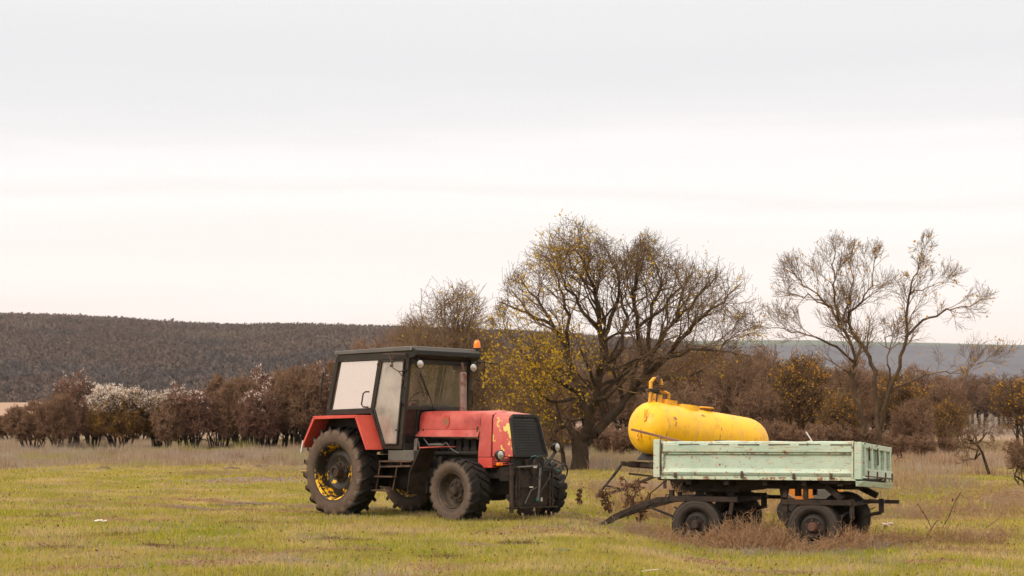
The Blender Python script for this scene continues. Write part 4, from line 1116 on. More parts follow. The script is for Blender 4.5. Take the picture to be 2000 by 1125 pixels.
for z_ in (.36,.31,.41): mb.lathe([(z_+zt-.012,0),(z_+zt-.012,.10),(z_+zt+0.009,.10),(z_+zt+0.009,0)], c=(X0+.15,-.02,0), axis='Z', n=14)
mb.lathe([(zt+0.108,0),(zt+0.108,.17),(zt+0.126,.17),(zt+0.126,0)], c=(X0+.46,-.02,0), axis='Z', n=18)
mb.lathe([(-.05,0),(-.05,.075),(.05,.075),(.05,0)], c=(X0-.0,-.04,zt+0.533), n=14)
mb.box(X0-.28,X0-.2,-.1,0,zt+0.216,zt+0.274)
parts_each('pipe_flange', mb, M['rust'], pp, bevel=.004)
mb = MB(); mb.box(X0-.24,X0+.02,-.10,.04,zt+0.216,zt+0.288); mb.box(X0+.0,X0+.10,-.06,.06,zt+0.202,zt+0.302); mb.tube([(X0-.1,-.05,zt+0.259),(X0+.2,0,zt+0.317)], .03, 8); part('valve', mb, M['dark'], pp, .012)
mb = MB()
mb.lathe([(zt-.12,.33),(zt+0.040,.33),(zt+0.043,.30),(zt+0.043,0)], c=(X0+.98,0,0), axis='Z', n=32); mb.box(X0+.34,X0+.56,-.1,.1,zt-.03,zt+0.050)
hch = part('manhole', mb, M['tank'], tank, smooth=True)
mb = MB()
for k in range(10):
    a = k*math.pi/5; mb.lathe([(zt+.03,.022),(zt+.085,.022),(zt+.085,0)], c=(X0+.98+.29*math.cos(a), .29*math.sin(a), 0), axis='Z', n=6)
parts_each('bolt', mb, M['rust'], hch)
mb = MB(); mb.lathe([(0,0),(0,.22),(.02,.225),(.035,.20),(.035,0)], axis='Z', n=28)
ld = part('manhole_lid', mb, M['tankpipe'], tank, smooth=True); ld.location = (X0+1.55, -.02, zt+.045); ld.rotation_euler = (0, R(-3), 0)
mb = MB(); mb.tube([(X0+1.27,0,zt+.0),(X0+1.30,0,zt+.06),(X0+1.40,0,zt+.075)], .018, 6); part('lid_hinge', mb, M['rust'], tank)
# cradle, frame, wheels and drawbar (world aligned)
g0 = tk.location.z
def K(px, py, d): 
    p = at(px, d, py); return tuple(p - tk.location)
mb = MB()
def slab(p0, p1, w, h):  mb.bar(p0, p1, w, h)
a2 = Vector((math.cos(TC), math.sin(TC), 0)); s2 = Vector((-math.sin(TC), math.cos(TC), 0))
def fr(u, v, z): return tuple(a2*u + s2*v + Vector((0, 0, z-g0)))
mb.hexa([fr(-.12,-.42,.87),fr(.45,-.42,.85),fr(.45,.42,.85),fr(-.12,.42,.87),fr(.06,-.36,1.08),fr(.40,-.36,1.06),fr(.40,.36,1.06),fr(.06,.36,1.08)])
mb.hexa([fr(2.2,-.42,.62),fr(2.6,-.42,.60),fr(2.6,.42,.60),fr(2.2,.42,.62),fr(2.25,-.36,.90),fr(2.55,-.36,.88),fr(2.55,.36,.88),fr(2.25,.36,.90)])
part('cradle', mb, M['dark'], tk, .01)
mb = MB()
for v in (-.42, .42): mb.bar(fr(-.32,v,.77), fr(3.1,v,.55), .09, .15)
for u in (0, 1, 2, 3): mb.bar(fr(u,-.4,.74-.07*u), fr(u,.4,.74-.07*u), .08, .1)
mb.bar(fr(.1,-.42,.70), fr(.1,-.42,.2), .08, .08); mb.tube([fr(.0,-.3,.45), fr(.9,-.3,.40)], .05, 8)
part('tank_chassis', mb, M['rustdark'], tk, .006)
mb = MB()
tipK = K(1163, 971, 38.4)
mb.bar(K(1214, 907, 39.0), K(1196, 932, 38.8), .045, .06); mb.bar(K(1196, 932, 38.8), tipK, .04, .05); mb.bar(K(1287, 927, 38.6), K(1213, 957, 38.5), .06, .07); mb.bar(K(1213, 957, 38.5), tipK, .06, .07)
mb.bar(K(1180, 948, 38.9), K(1225, 958, 38.9), .05, .05); mb.bar(K(1214, 905, 39.0), K(1240, 908, 39.3), .08, .10); mb.bar(K(1228, 925, 39.2), K(1280, 931, 39.3), .05, .05)
part('drawbar', mb, M['rustdark'], tk, .006)
for v in (-.85, .85):
    p = Vector(fr(1.75, v, .42)); w = trailer_wheel(0, 0, 0, v > 0, TC, tk, scale=1.1); w.location = p
mb = MB(); mb.tube([fr(1.75,-.8,.42), fr(1.75,.8,.42)], .05, 10); part('axle', mb, M['dark'], tk)

# orange machine seen under the trailer
mp_ = at(1568, 31.5)
om = empty('orange_machine', mp_, R(-12), 'low orange machine with slanted end and red lamp behind the trailer wheels', 'farm machine')
g = mp_.z; sc = 31.5/F
def ZZ(py): return EYE-(py-YH)*sc - g
def XXp(px): return (px-1568)*sc
mb = MB()
mb.hexa([(XXp(1528),-.3,ZZ(985)),(XXp(1662),-.3,ZZ(985)),(XXp(1662),.5,ZZ(985)),(XXp(1528),.5,ZZ(985)),(XXp(1528),-.3,ZZ(950)),(XXp(1634),-.3,ZZ(942)),(XXp(1634),.5,ZZ(942)),(XXp(1528),.5,ZZ(950))])
part('body', mb, M['orange'], om, .02)
mb = MB(); mb.box(XXp(1590),XXp(1628),-.36,-.302,ZZ(985),ZZ(954)); part('panel', mb, M['greybox'], om, .01)
mb = MB(); mb.tube([(XXp(1565),-.31,ZZ(964)),(XXp(1565),-.36,ZZ(964))], .022, 10); mb.tube([(XXp(1530),-.33,ZZ(968)),(XXp(1540),-.36,ZZ(964)),(XXp(1552),-.33,ZZ(972))], .02, 6); part('knob', mb, M['steel'], om)
mb = MB(); mb.box(XXp(1664),XXp(1674),-.2,-.1,ZZ(974),ZZ(967)); mb.box(XXp(1655),XXp(1664),-.16,-.13,ZZ(972),ZZ(970)); part('tail_lamp', mb, M['redlens'], om, .01)
mb = MB(); 
for x in (1545, 1640): mb.lathe([(-.45,0),(-.45,.25),(-.30,.25),(-.30,0)], c=(XXp(x),.1,.25), n=24)
parts_each('wheel', mb, M['rubber'], om)

# ================================================================== TREES
def L3(pts, Y, base, dy=None):
    """photo points of a limb drawn at distance Y, with depth offsets, relative to the tree's base"""
    out = []
    for i, p in enumerate(pts):
        off = (p[2] if len(p) > 2 else 0)
        q = at(p[0], Y+off, p[1]); out.append(q - base)
    return out
# --- the big spreading tree behind the tanker
random.seed(21)
YB = 60.0
base = at(1132, YB); s_ = YB/F
big = empty('spreading_tree', base, 0, 'large old broad-crowned tree with few yellow leaves, between tractor and yellow tank', 'tree')
t = Tree(maxlev=4, wob=.42, trop=.035, ang=(.4, 1.0), kids=(1, 2), ratio=.66, rmin=.005, thick=.04)
BIG = [  # (points px,py,depth), r0, r1, L
 ([(1132,922,0),(1134,890,0),(1132,862,0)], .31, .28, 0),
 ([(1132,870,0),(1160,845,.1),(1195,815,.4),(1232,770,.8),(1262,720,1.2),(1285,670,1.6),(1320,620,2)], .24, .05, 2.9),
 ([(1235,768,.8),(1290,700,0),(1340,650,-.5),(1390,600,-1),(1435,560,-1)], .12, .03, 2.4),
 ([(1262,720,1.2),(1265,660,1.4),(1275,600,1.2),(1290,540,1),(1275,480,.6)], .11, .03, 2.2),
 ([(1262,715,1.2),(1245,640,.5),(1235,570,0),(1245,510,-.5),(1230,470,-.5)], .11, .03, 2.1),
 ([(1132,865,0),(1150,830,-.3),(1165,780,-.8),(1175,720,-1.2),(1178,650,-1.5),(1165,580,-1.6),(1150,520,-1.6),(1130,460,-1.5)], .22, .035, 2.5),
 ([(1178,660,-1.5),(1200,600,-1.5),(1210,540,-1.8),(1190,470,-2)], .10, .03, 2.1),
 ([(1150,825,-.3),(1135,770,.8),(1110,700,1.6),(1085,640,2),(1050,580,2.2),(1010,540,2.2)], .15, .03, 2.4),
 ([(1110,700,1.6),(1110,620,1.2),(1095,550,1),(1075,490,.8)], .09, .03, 2.1),
 ([(1130,862,0),(1110,835,.4),(1092,828,.6),(1060,800,1),(1020,790,1.4),(980,775,1.8)], .15, .04, 2.2),
 ([(1135,770,.8),(1080,740,-1),(1030,700,-2),(990,650,-2.5)], .10, .03, 2.2),
 ([(1232,770,.8),(1300,740,2.5),(1350,735,3.5),(1400,700,4)], .10, .03, 2.2),
 ([(1290,700,0),(1350,680,-2),(1400,690,-2.5),(1430,660,-3)], .08, .03, 2.0),
 ([(1320,630,2),(1360,580,2.4),(1395,530,2.6),(1400,500,2.6)], .07, .03, 2.0),
 ([(1320,630,2),(1335,560,2.2),(1345,520,2.2)], .07, .025, 1.8),
 ([(1175,720,-1.2),(1215,680,-.6),(1222,620,.2),(1212,560,.5),(1205,500,.6)], .10, .03, 2.3),
 ([(1178,650,-1.5),(1140,610,-2.2),(1105,560,-2.6),(1090,500,-2.6)], .09, .03, 2.2),
 ([(1085,640,2),(1050,620,2),(1000,600,1.5),(975,590,1)], .08, .03, 2.0),
 ([(1135,770,.8),(1090,790,-1.2),(1050,760,-2),(1010,730,-2.4)], .08, .03, 2.0),
 ([(1245,640,.5),(1300,600,2),(1330,550,2.5),(1310,500,2.6)], .08, .03, 2.2),
 ([(1105,922,.2),(1098,890,.2),(1080,850,.5),(1060,820,1.0)], .11, .05, 1.6),
]
def big_inside(p):
    x = 1000 + F*(p.x+base.x)/(YB); y = YH - F*(p.z+base.z-EYE)/YB
    tops = np.interp(x, [955,985,1010,1050,1090,1125,1150,1180,1215,1235,1260,1300,1350,1390,1430,1460,1475],
                        [640,540,505,470,440,428,440,462,485,470,445,468,490,505,525,575,640])
    return y > tops - 8 + 26*random.random() and 950 < x < 1472 and y < 880
t.inside = big_inside
for pts, r0, r1, L in BIG:
    P = L3([(p[0], p[1] + max(0, 575-p[1])*.30, p[2]) for p in pts], YB, base)
    if L: t.limb(P, r0*.88, r1*.7, L, lev=2, start=.26, kids=(1, 3))
    else:
        for i in range(len(P)-1): t.seg(P[i], P[i+1], r0*(1.15 if i == 0 else 1), r1)
finish(t, big, M['bark'], M['twig'], 8)
def lf(p):
    x = 1000 + F*(p[0]+base.x)/YB; y = YH - F*(p[2]+base.z-EYE)/YB
    return max(.02, .25*math.exp(-((x-1065)/95)**2 - ((y-700)/95)**2)*(math.sin(x*.13+y*.06)*math.sin(y*.15-x*.05) > -.1)) + .06*(x < 1150)*(y < 620) + .10*(x<1200)*(y>620)
leaves(t, big, M['leaf_y'], lf, .07, 2)
print('big tree', len(t.big), len(t.small))

# --- rounded pale tree left of it, behind the tractor
def free_tree(name, px, Y, top, half, label, seed, stems=5, mat=('bark','twig'), lv=4, kids=(1,3), leaf=None, lfn=None, fac=1, rmin=.008, cat='tree', low=0.0, th=.035, group=None, wob=.3, lean=0):
    random.seed(seed)
    b = at(px, Y); H = EYE - (top-YH)/F*Y - b.z; Rr = half/F*Y
    e = empty(name, b, 0, label, cat, group)
    tr = Tree(inside=ell(lean*Rr, 0, H*.52, Rr, Rr*.85, H*.49, zmin=low*H), maxlev=lv, wob=wob, trop=.04, kids=kids, ratio=.64, rmin=rmin, thick=th)
    for k in range(stems):
        a = 6.28*k/stems + random.uniform(-.4, .4); sp = random.uniform(.15, .75)
        tx, ty = math.cos(a)*Rr*sp, math.sin(a)*Rr*.8*sp
        P = [Vector((math.cos(a)*.12, math.sin(a)*.12, -.1)), Vector((tx*.25, ty*.25, H*.22)), Vector((tx*.6, ty*.6, H*.48)), Vector((tx, ty, H*random.uniform(.68, .85)))]
        tr.limb(P, H*.018*fac, H*.006*fac, H*.33, lev=1 if lv < 4 else 2, start=.22, kids=kids)
    finish(tr, e, M[mat[0]], M[mat[1]], 6)
    if leaf: leaves(tr, e, M[leaf], lfn or (lambda p: .1), .08, 1)
    print(name, len(tr.big), len(tr.small))
    return e, tr, H, Rr
random.seed(3)
free_tree('bare_tree', 885, 64, 548, 150, 'pale twiggy bare tree with many thin stems rising behind the tractor cab', 5, stems=9, mat=('twig_l','twig_l'), leaf='leaf_y', lfn=lambda p: .05 if p[0] > .4 else .015, fac=.55, rmin=.0065, kids=(1,3), wob=.4, th=.03)

free_tree('bare_tree', 815, 74, 598, 75, 'smaller pale bare tree directly behind the tractor roof', 9, stems=10, mat=('twig','twig_l'), fac=.5, rmin=.006, kids=(1,3), wob=.4)
M['bark_l'] = bark('brown_bark', (.055,.036,.024), (.095,.064,.042), (.13,.08,.03))
# --- twin bare trees on the right
YR = 62.0
def right_tree(px, limbs, label, seed, leafn, extra_in=None):
    random.seed(seed)
    b = at(px, YR); e = empty('bare_tree', b, 0, label, 'tree')
    tr = Tree(maxlev=4, wob=.26, trop=.085, ang=(.3, .8), kids=(1, 2), ratio=.64, rmin=.005, thick=.035)
    def ins(p):
        x = 1000 + F*(p.x+b.x)/YR; y = YH - F*(p.z+b.z-EYE)/YR
        top = np.interp(x, [1500,1525,1560,1600,1640,1680,1720,1742,1762,1785,1800,1825,1860,1900,1930,1990], [580,490,462,450,442,450,450,495,505,450,438,475,500,520,545,600])
        return y > top + 25*random.random()
    tr.inside = ins
    for pts, r0, r1, L in limbs:
        pts = [(1400+p[0]/2.25, 440+p[1]/2.25, p[2] if len(p) > 2 else 0) for p in pts]
        pts = [(p[0], p[1] + max(0, 600-p[1])*.10, p[2]) for p in pts]
        P = L3(pts, YR, b)
        tr.limb(P, r0*.62, r1*.6, L*.9, lev=2, start=.35, kids=(1, 2))
    finish(tr, e, M['bark_l'], M['twig_l'], 7)
    leaves(tr, e, M['leaf_o'], leafn, .08, 1)
    print(label, len(tr.big), len(tr.small))
right_tree(1688, [
  ([(652,1030),(650,950),(640,880),(612,760),(600,650),(596,540),(545,440),(505,360,.5),(400,270,1),(360,220,1),(290,150,1)], .17, .02, 1.7),
  ([(600,600),(500,520,-.5),(400,480,-1),(300,455,-1.2),(225,452,-1.2)], .08, .02, 1.5),
  ([(505,360,.5),(400,310,-.4),(330,290,-.8),(270,285,-1)], .06, .018, 1.3),
  ([(545,440),(575,330,.5),(600,210,.6),(570,110,.8),(585,50,.8)], .07, .016, 1.3),
  ], 'left one of the twin bare trees with upswept branches above the mint trailer', 31, lambda p: .05 if p[2] < 4 else .02)
right_tree(1716, [
  ([(722,1050),(715,950),(705,800),(690,640),(665,560,.5),(600,490,.6),(575,425,.6),(590,380,.3),(640,330),(680,250),(700,150),(720,60)], .17, .018, 1.5),
  ([(575,425,.6),(535,400,.4),(515,300,0),(522,180,-.2),(512,90,-.3),(510,30,-.3)], .09, .018, 1.4),
  ([(715,900),(740,780,-.4),(785,660,-.8),(828,540,-1),(834,400,-1),(850,300,-1),(862,220,-1),(895,130,-1),(900,50,-1)], .15, .018, 1.4),
  ([(830,490,-1),(900,430,-.5),(1000,372,0),(1080,350,.3),(1180,322,.5)], .09, .02, 1.4),
  ([(740,760,.3),(752,640,.6),(755,545,.8),(732,492,1),(790,470,1)], .07, .02, 1.2),
  ([(760,720,.2),(900,660,1),(1000,640,1.5),(1100,640,2),(1180,600,2)], .07, .02, 1.4),
  ([(850,300,-1),(930,260,-1.3),(980,240,-1.5)], .05, .015, 1.1),
  ], 'right one of the twin bare trees, its long arm reaching out to the right', 33, lambda p: .06 if p[2] < 4 else .025)
# small slanted bare tree and bushes at the right
random.seed(8)
b = at(1932, 46); e = empty('small_tree', b, 0, 'small leaning bare tree standing alone in the dry grass at right', 'tree')
tr = Tree(maxlev=4, wob=.4, trop=.03, ang=(.5, 1.2), kids=(1, 2), ratio=.6, rmin=.004, thick=.02)
P = L3([(1932,926),(1925,905),(1915,885),(1908,868)], 46, b); tr.limb(P, .045, .03, .6, 3, .5, (0,1), sub=1)
for e_ in ([(1908,868),(1890,850),(1868,845)], [(1908,868),(1905,845),(1895,825)], [(1908,868),(1925,848),(1945,835)], [(1915,885),(1895,878),(1880,868)]):
    tr.limb(L3(e_, 46, b), .03, .01, .5, 2, .1, (1,2))
finish(tr, e, M['bark'], M['twig'])

# --- bushes: a few kinds, copied
def bush(name, loc_px, Y, top, half, seed, label, mat=('bark_b','twig_b'), seed_heads=0, leaf=None, leafp=0, group=None, stems=9, low=.16, cat='bush', kids=(2,3), lv=4, rmin=.011, lean=0):
    random.seed(seed)
    b = at(loc_px, Y); H = EYE - (top-YH)/F*Y - b.z; Rr = half/F*Y
    e = empty(name, b, 0, label, cat, group)
    tr = Tree(inside=ell(lean*Rr, 0, H*.54, Rr, Rr*.9, H*.47, zmin=low*H, rough=.2), maxlev=lv, wob=.42, trop=.03, ang=(.4, 1.15), kids=kids, ratio=.62, rmin=rmin, thick=.024)
    for k in range(stems):
        a = 6.28*k/stems + random.uniform(-.4, .4); sp = random.uniform(.2, .85); bs = random.uniform(.1, .45)
        tx, ty = math.cos(a)*Rr*sp + lean*Rr*.6, math.sin(a)*Rr*.9*sp
        P = [Vector((math.cos(a)*bs, math.sin(a)*bs, -.15)), Vector((math.cos(a)*bs*1.3+tx*.2, ty*.25, H*.18)), Vector((tx*.65, ty*.65, H*.42)), Vector((tx, ty, H*random.uniform(.6, .8)))]
        tr.limb(P, random.uniform(.05, .10)*min(1, H/4), .018*min(1, H/4), H*.30, lev=2, start=.2, kids=(2, 3), sub=2)
    finish(tr, e, M[mat[0]], M[mat[1]], 5)
    if seed_heads:
        pts = []
        ph = random.uniform(0, 6)
        for p in tr.tips:
            z = p[2]/H; k = max(0, (z-.5)*1.6)**1.5 * seed_heads * (.35+.65*(math.sin(p[0]*1.9+ph)*math.sin(p[1]*2+ph)*.5+.5))
            if random.random() < k:
                for _ in range(5): pts.append((p[0]+random.gauss(0,.06), p[1]+random.gauss(0,.06), p[2]+random.gauss(0,.05)))
        if len(pts) > 400: quad_mesh('seed_heads', pts, .06, M['seed'], e, elong=1.6)
    if leaf: leaves(tr, e, M[leaf], lambda p: leafp, .085, 1)
    print(name, label[:30], len(tr.big), len(tr.small), round(H,1))
    e['_H'] = H; e['_R'] = Rr
    return e
YL = 92
bB = bush('bush', 232, YL, 742, 80, 42, 'broad round bush thick with white fluffy seed heads, its lower twigs orange with lichen', ('bark_b','twig_o'), 1.5, stems=14, low=.08)
bA = bush('bush', 66, YL, 776, 60, 41, 'low brown bush leaning left at the far left edge of the hedge', ('bark_b','twig_b'), 0, stems=10, lean=-.1, low=.06)
bC = bush('bush', 372, YL, 742, 66, 43, 'reddish bush sprinkled with white seed heads right of the whitest bush', ('bark_b','twig_r'), .17, stems=12, low=.07)
bD = bush('bush', 470, YL+1, 728, 75, 44, 'dense plain brown bush without white heads, third big bush left of the tractor', ('bark_b','twig_b'), 0, stems=12, low=.06)
G1 = 'bare bushes in the hedge at the left'
def put(src, px, Y, top, half, rz, label, group=None, name=None):
    b = at(px, Y); H = EYE - (top-YH)/F*Y - b.z; Rr = half*1.12/F*Y
    k = Rr/src['_R']; o = copy_tree(src, b, rz, (k, k, H/src['_H']), label, group)
    if name: o.name = name
    return o
put(bC, 143, YL+3, 716, 48, 2.1, 'taller reddish bush rising behind, left of the white-topped bush')
put(bD, 112, YL-1, 762, 52, 1.2, 'brown bush with black stems between the leftmost bush and the white-topped one')
put(bB, 308, YL+1, 756, 44, 2.4, 'narrow white-tufted bush squeezed between the whitest bush and the reddish one')
put(bA, 425, YL+4, 722, 52, 3.0, 'brown bush behind the reddish bush in the left hedge')
put(bC, 525, YL+3, 708, 60, .7, 'reddish brown bush nearest but one to the tractor in the hedge')
put(bD, 585, YL, 702, 62, 2.6, 'wide dark brown bush just left of the tractor rear wheel')
put(bA, 645, YL+4, 690, 60, 1.0, 'brown bush partly hidden behind the tractor cab')
put(bC, 180, YL+2, 752, 38, 4.0, 'narrow reddish bush at the left flank of the white-topped bush')
put(bC, 500, YL-1, 742, 48, 3.3, 'low reddish bush in front of the gap between the third and fourth big bushes')
put(bA, 330, YL-1, 778, 40, 5.0, 'low brown bush in front, just right of the white-topped bush')
put(bD, 562, YL+2, 712, 50, 4.4, 'brown bush filling the hedge near the tractor mudguard')
put(bC, 618, YL+1, 700, 42, 1.5, 'reddish bush nearest the tractor mudguard')
for n_, (px, Yq, tp_, hf) in enumerate([(30,112,800,60),(180,110,770,60),(270,112,775,60),(360,110,760,60),(440,112,750,70),(520,108,735,70),(600,112,720,70)]):
    put(bD if n_ % 2 else bA, px, Yq, tp_, hf, n_*1.3, ['back-row brown bush at the left edge of the hedge','back-row bush left of the white-topped bush','back-row bush behind the white-topped bush','back-row bush behind the reddish bush','back-row bush behind the plain brown bush','back-row bush second from the tractor','back-row bush just left of the tractor mudguard'][n_], G1)
# thicket trees: taller, behind the tractor and across the right
tA = bush('thicket_tree', 720, 84, 655, 78, 51, 'tall brown bare thicket tree left of the tractor roof', ('bark_b','twig_b'), 0, stems=8, low=.12, cat='tree', kids=(1,3))
tB = bush('thicket_tree', 1560, 84, 672, 85, 52, 'leafless thicket tree dotted with orange leaves behind the right end of the yellow tank', ('bark','twig'), 0, 'leaf_o', .10, stems=8, low=.10, cat='tree', kids=(1,3))
tC = bush('thicket_tree', 1420, 88, 668, 80, 53, 'dark tangled bare tree behind the middle of the yellow tank', ('bark','twig_b'), 0, stems=9, low=.08, cat='tree', kids=(1,3))
G2 = 'bare trees of the thicket behind the vehicles'
TH = [
(770,96,640,75,'brown tree of the thicket rising just left of the orange beacon'),(820,90,660,70,'brown tree of the thicket hidden behind the middle of the cab'),(870,100,648,80,'brown tree of the thicket behind the right half of the windscreen'),
(930,92,662,75,'brown tree of the thicket right of the orange beacon'),(985,98,668,80,'back-row thicket tree over the left part of the red bonnet'),(1035,92,690,80,'thicket tree over the grille of the tractor'),
(1090,100,680,80,'back-row thicket tree left of the big tree trunk'),(1150,96,690,85,'thicket tree straight behind the big tree trunk'),(1215,102,675,85,'farthest thicket tree left of the yellow tank pipes'),
(1270,94,690,80,'thicket tree behind the pipes of the yellow tank'),(1325,100,668,80,'back-row thicket tree above the manhole of the yellow tank'),(1380,96,660,75,'thicket tree above the weld seam in the middle of the tank'),
(1470,98,664,75,'thicket tree above the rounded right end of the tank'),(1510,92,678,70,'thicket tree just right of the tank end'),(1600,96,680,75,'thicket tree above the bent pale metal strip'),
(1655,92,700,70,'thicket tree left of the twin bare trees'),(1700,100,690,75,'thicket tree between and behind the twin bare trees'),(1760,94,712,70,'thicket tree right of the twin trees, above the trailer tailboard'),
(1800,102,705,65,'back-row thicket tree right of the trailer'),(1842,98,722,60,'thicket tree just left of the fence posts'),
(690,104,690,70,'farthest thicket tree left of the cab roof'),(1040,84,740,60,'low front thicket tree above the tractor grille'),(1000,80,760,60,'low front thicket tree above the tractor bonnet'),
(1300,84,730,70,'low front thicket tree above the tank pipes and manhole'),(1345,80,745,60,'low front thicket tree above the middle of the tank'),(1480,82,740,60,'low front thicket tree above the right end of the tank'),
(1640,80,750,60,'low front thicket tree above the right part of the trailer side'),(1780,82,770,50,'low front thicket tree right of the twin trees'),(940,82,745,60,'low front thicket tree right of the exhaust pipe'),(1855,90,770,40,'smallest thicket tree, beside the fence posts')]
for n_, (px, Yq, tp_, hf, lb_) in enumerate(TH):
    src = (tA, tC, tB)[n_ % 3] if px > 1350 else (tA, tC, tA)[n_ % 3]
    put(src, px, Yq, tp_, hf, n_*1.7+.4, lb_, G2)
# behind the fence at the far right
for n_, (px, Yq, tp_, hf) in enumerate([(1870,225,715,55),(1915,235,725,50),(1955,228,735,50),(1990,215,742,45),(2030,220,725,60),(1835,215,735,50),(1895,260,735,55),(1975,262,728,55)]):
    put((tC, tA)[n_ % 2], px, Yq, tp_, hf, n_*2.2, ['distant tree at the left end of the fence','distant tree behind the fourth fence post from left','distant tree behind the middle of the fence','distant tree behind the right end of the fence','distant tree at the right edge beyond the fence','distant tree seen just left of the first fence post','farthest tree above the left half of the fence','farthest tree above the right half of the fence'][n_], 'trees behind the fence')
put(tB, 2010, 88, 705, 75, 2.0, 'bare tree with orange leaves at the right edge of the photo')
fb = bush('bush', 1122, 82, 822, 60, 66, 'open twiggy bush in the shade of the big tree trunk', ('twig','twig_b'), 0, stems=12, low=0, rmin=.009, kids=(1,3))
eb = bush('bush', 2008, 48, 838, 62, 61, 'dark dense bare bush at the right edge beside the leaning small tree', ('bark','twig_b'), 0, stems=9, low=.03, rmin=.006, kids=(1,3))
put(fb, 1800, 76, 842, 40, 1.0, 'low dark bare bush in the dry grass right of the twin trees')
put(fb, 1852, 82, 848, 30, 2.0, 'small bare bush left of the pale fence posts')
put(eb, 1745, 70, 838, 34, 3.0, 'small bare bush just behind the right end of the mint trailer')

for k_, (px, Yq, tp_, hf) in enumerate([(1060,78,835,40),(1180,80,830,45),(1235,76,838,40),(1300,79,825,45),(1370,77,820,45),(1440,79,822,45),(1505,78,825,45),(1570,76,828,40),(1625,78,832,40),(1680,80,835,40),(1775,84,832,40),(1000,80,830,45),(940,78,832,40)]):
    put(fb, px, Yq, tp_-12, hf*1.35, k_*1.9, ['low bare bush at the foot of the thicket left of the big tree trunk','low bare bush at the foot of the thicket right of the big tree trunk','low bare bush left of the yellow tank nose','low bare bush behind the tank manhole','low bare bush behind the middle of the tank','low bare bush behind the right half of the tank','low bare bush just right of the tank end','low bare bush above the middle of the trailer side','low bare bush left of the bent metal strip','low bare bush at the foot of the twin trees','low bare bush above the trailer tailboard','low bare bush behind the tractor bonnet','low bare bush behind the exhaust pipe'][k_], 'low bushes at the foot of the thicket')
for k_, (x_, y_, h_, r_) in enumerate([(-138,24,4.6,4),(-148,31,5.2,6),(-132,37,4.4,5),(-155,43,5.6,6),(-140,50,4.6,5),(-160,18,5,6)]):
    o_ = copy_tree(tA, (x_, y_, gz1(x_, y_)), k_*1.1, (r_/tA['_R'],)*2 + (h_/tA['_H'],), ['lowest bare tree mirrored in the cab side window','wide bare tree mirrored in the cab side window','small bare tree mirrored in the cab door pane','tallest bare tree mirrored in the cab door pane','bare tree at the farther end of the mirrored row','bare tree at the nearer end of the mirrored row'][k_], 'bare trees beyond the left edge')
# --- forest on the hill: too many to count
def forest(name, P, n, h, mat, label, jrange=(0, 1), seed=1, steps=10):
    g = np.random.default_rng(seed)
    m, k, _ = P.shape
    fi = g.uniform(jrange[0], jrange[1], n)*(m-1); fj = g.uniform(0, 1, n)*(k-1)
    i0 = np.minimum(fi.astype(int), m-2); j0 = np.minimum(fj.astype(int), k-2); a = (fi-i0)[:, None]; b = (fj-j0)[:, None]
    B = P[i0, j0]*(1-a)*(1-b) + P[i0+1, j0]*a*(1-b) + P[i0, j0+1]*(1-a)*b + P[i0+1, j0+1]*a*b
    H = h*g.uniform(.6, 1.25, n)[:, None]
    # one connected fan of small faces per tree, so that every tree has a tone of its own
    nb = steps; H1 = H[:, 0]
    V = np.zeros((n, 1 + (nb+1)*2, 3)); C0 = B + np.stack([0*H1, 0*H1, .55*H1], 1); V[:, 0] = C0
    V[:, 1] = B - np.array([.012, 0, 0])*H; V[:, 2] = B + np.array([.012, 0, 0])*H
    for s in range(nb):
        az = g.uniform(0, 6.28, n); el = g.uniform(-.5, 1.5, n); r_ = g.uniform(.28, .50, n)*H1
        d = np.stack([np.cos(az)*np.cos(el)*r_*.9, np.sin(az)*np.cos(el)*r_*.9, np.sin(el)*r_*.95], 1)
        w = np.cross(d, g.normal(size=(n, 3))); w /= np.linalg.norm(w, axis=1, keepdims=True); w *= (H*.075)
        V[:, 3+s*2] = C0+d+w; V[:, 4+s*2] = C0+d-w
    base = np.arange(n)[:, None]*(1+(nb+1)*2)
    Fs = np.concatenate([base + np.array([[0, 1+2*k, 2+2*k]]) for k in range(nb+1)])
    o = np_mesh(name, V.reshape(-1, 3), Fs, mat)
    return tag(o, label, 'forest', kind='stuff')
M['wood_f'] = island('bare_forest', [(.082,.057,.046), (.098,.069,.054), (.088,.061,.049), (.108,.075,.057), (.080,.056,.048)], trans=0, patch=[(.006,.50,.60,(.066,.056,.054)), (.010,.52,.62,(.125,.088,.066)), (.03,.58,.66,(.060,.045,.038))])  # patches put the lit and shaded folds of the hill into the colour
forest('hillside_forest', HP[:int(40/1.35)+3, :105], 60000, 8, M['wood_f'], 'endless bare brown forest covering the hill', (0, 1), steps=9)
# ridge fringe
forest('ridge_forest', HP[28:31, :105], 1500, 15, M['wood_f'], 'thin line of bare trees along the top of the hill', seed=4, steps=14)

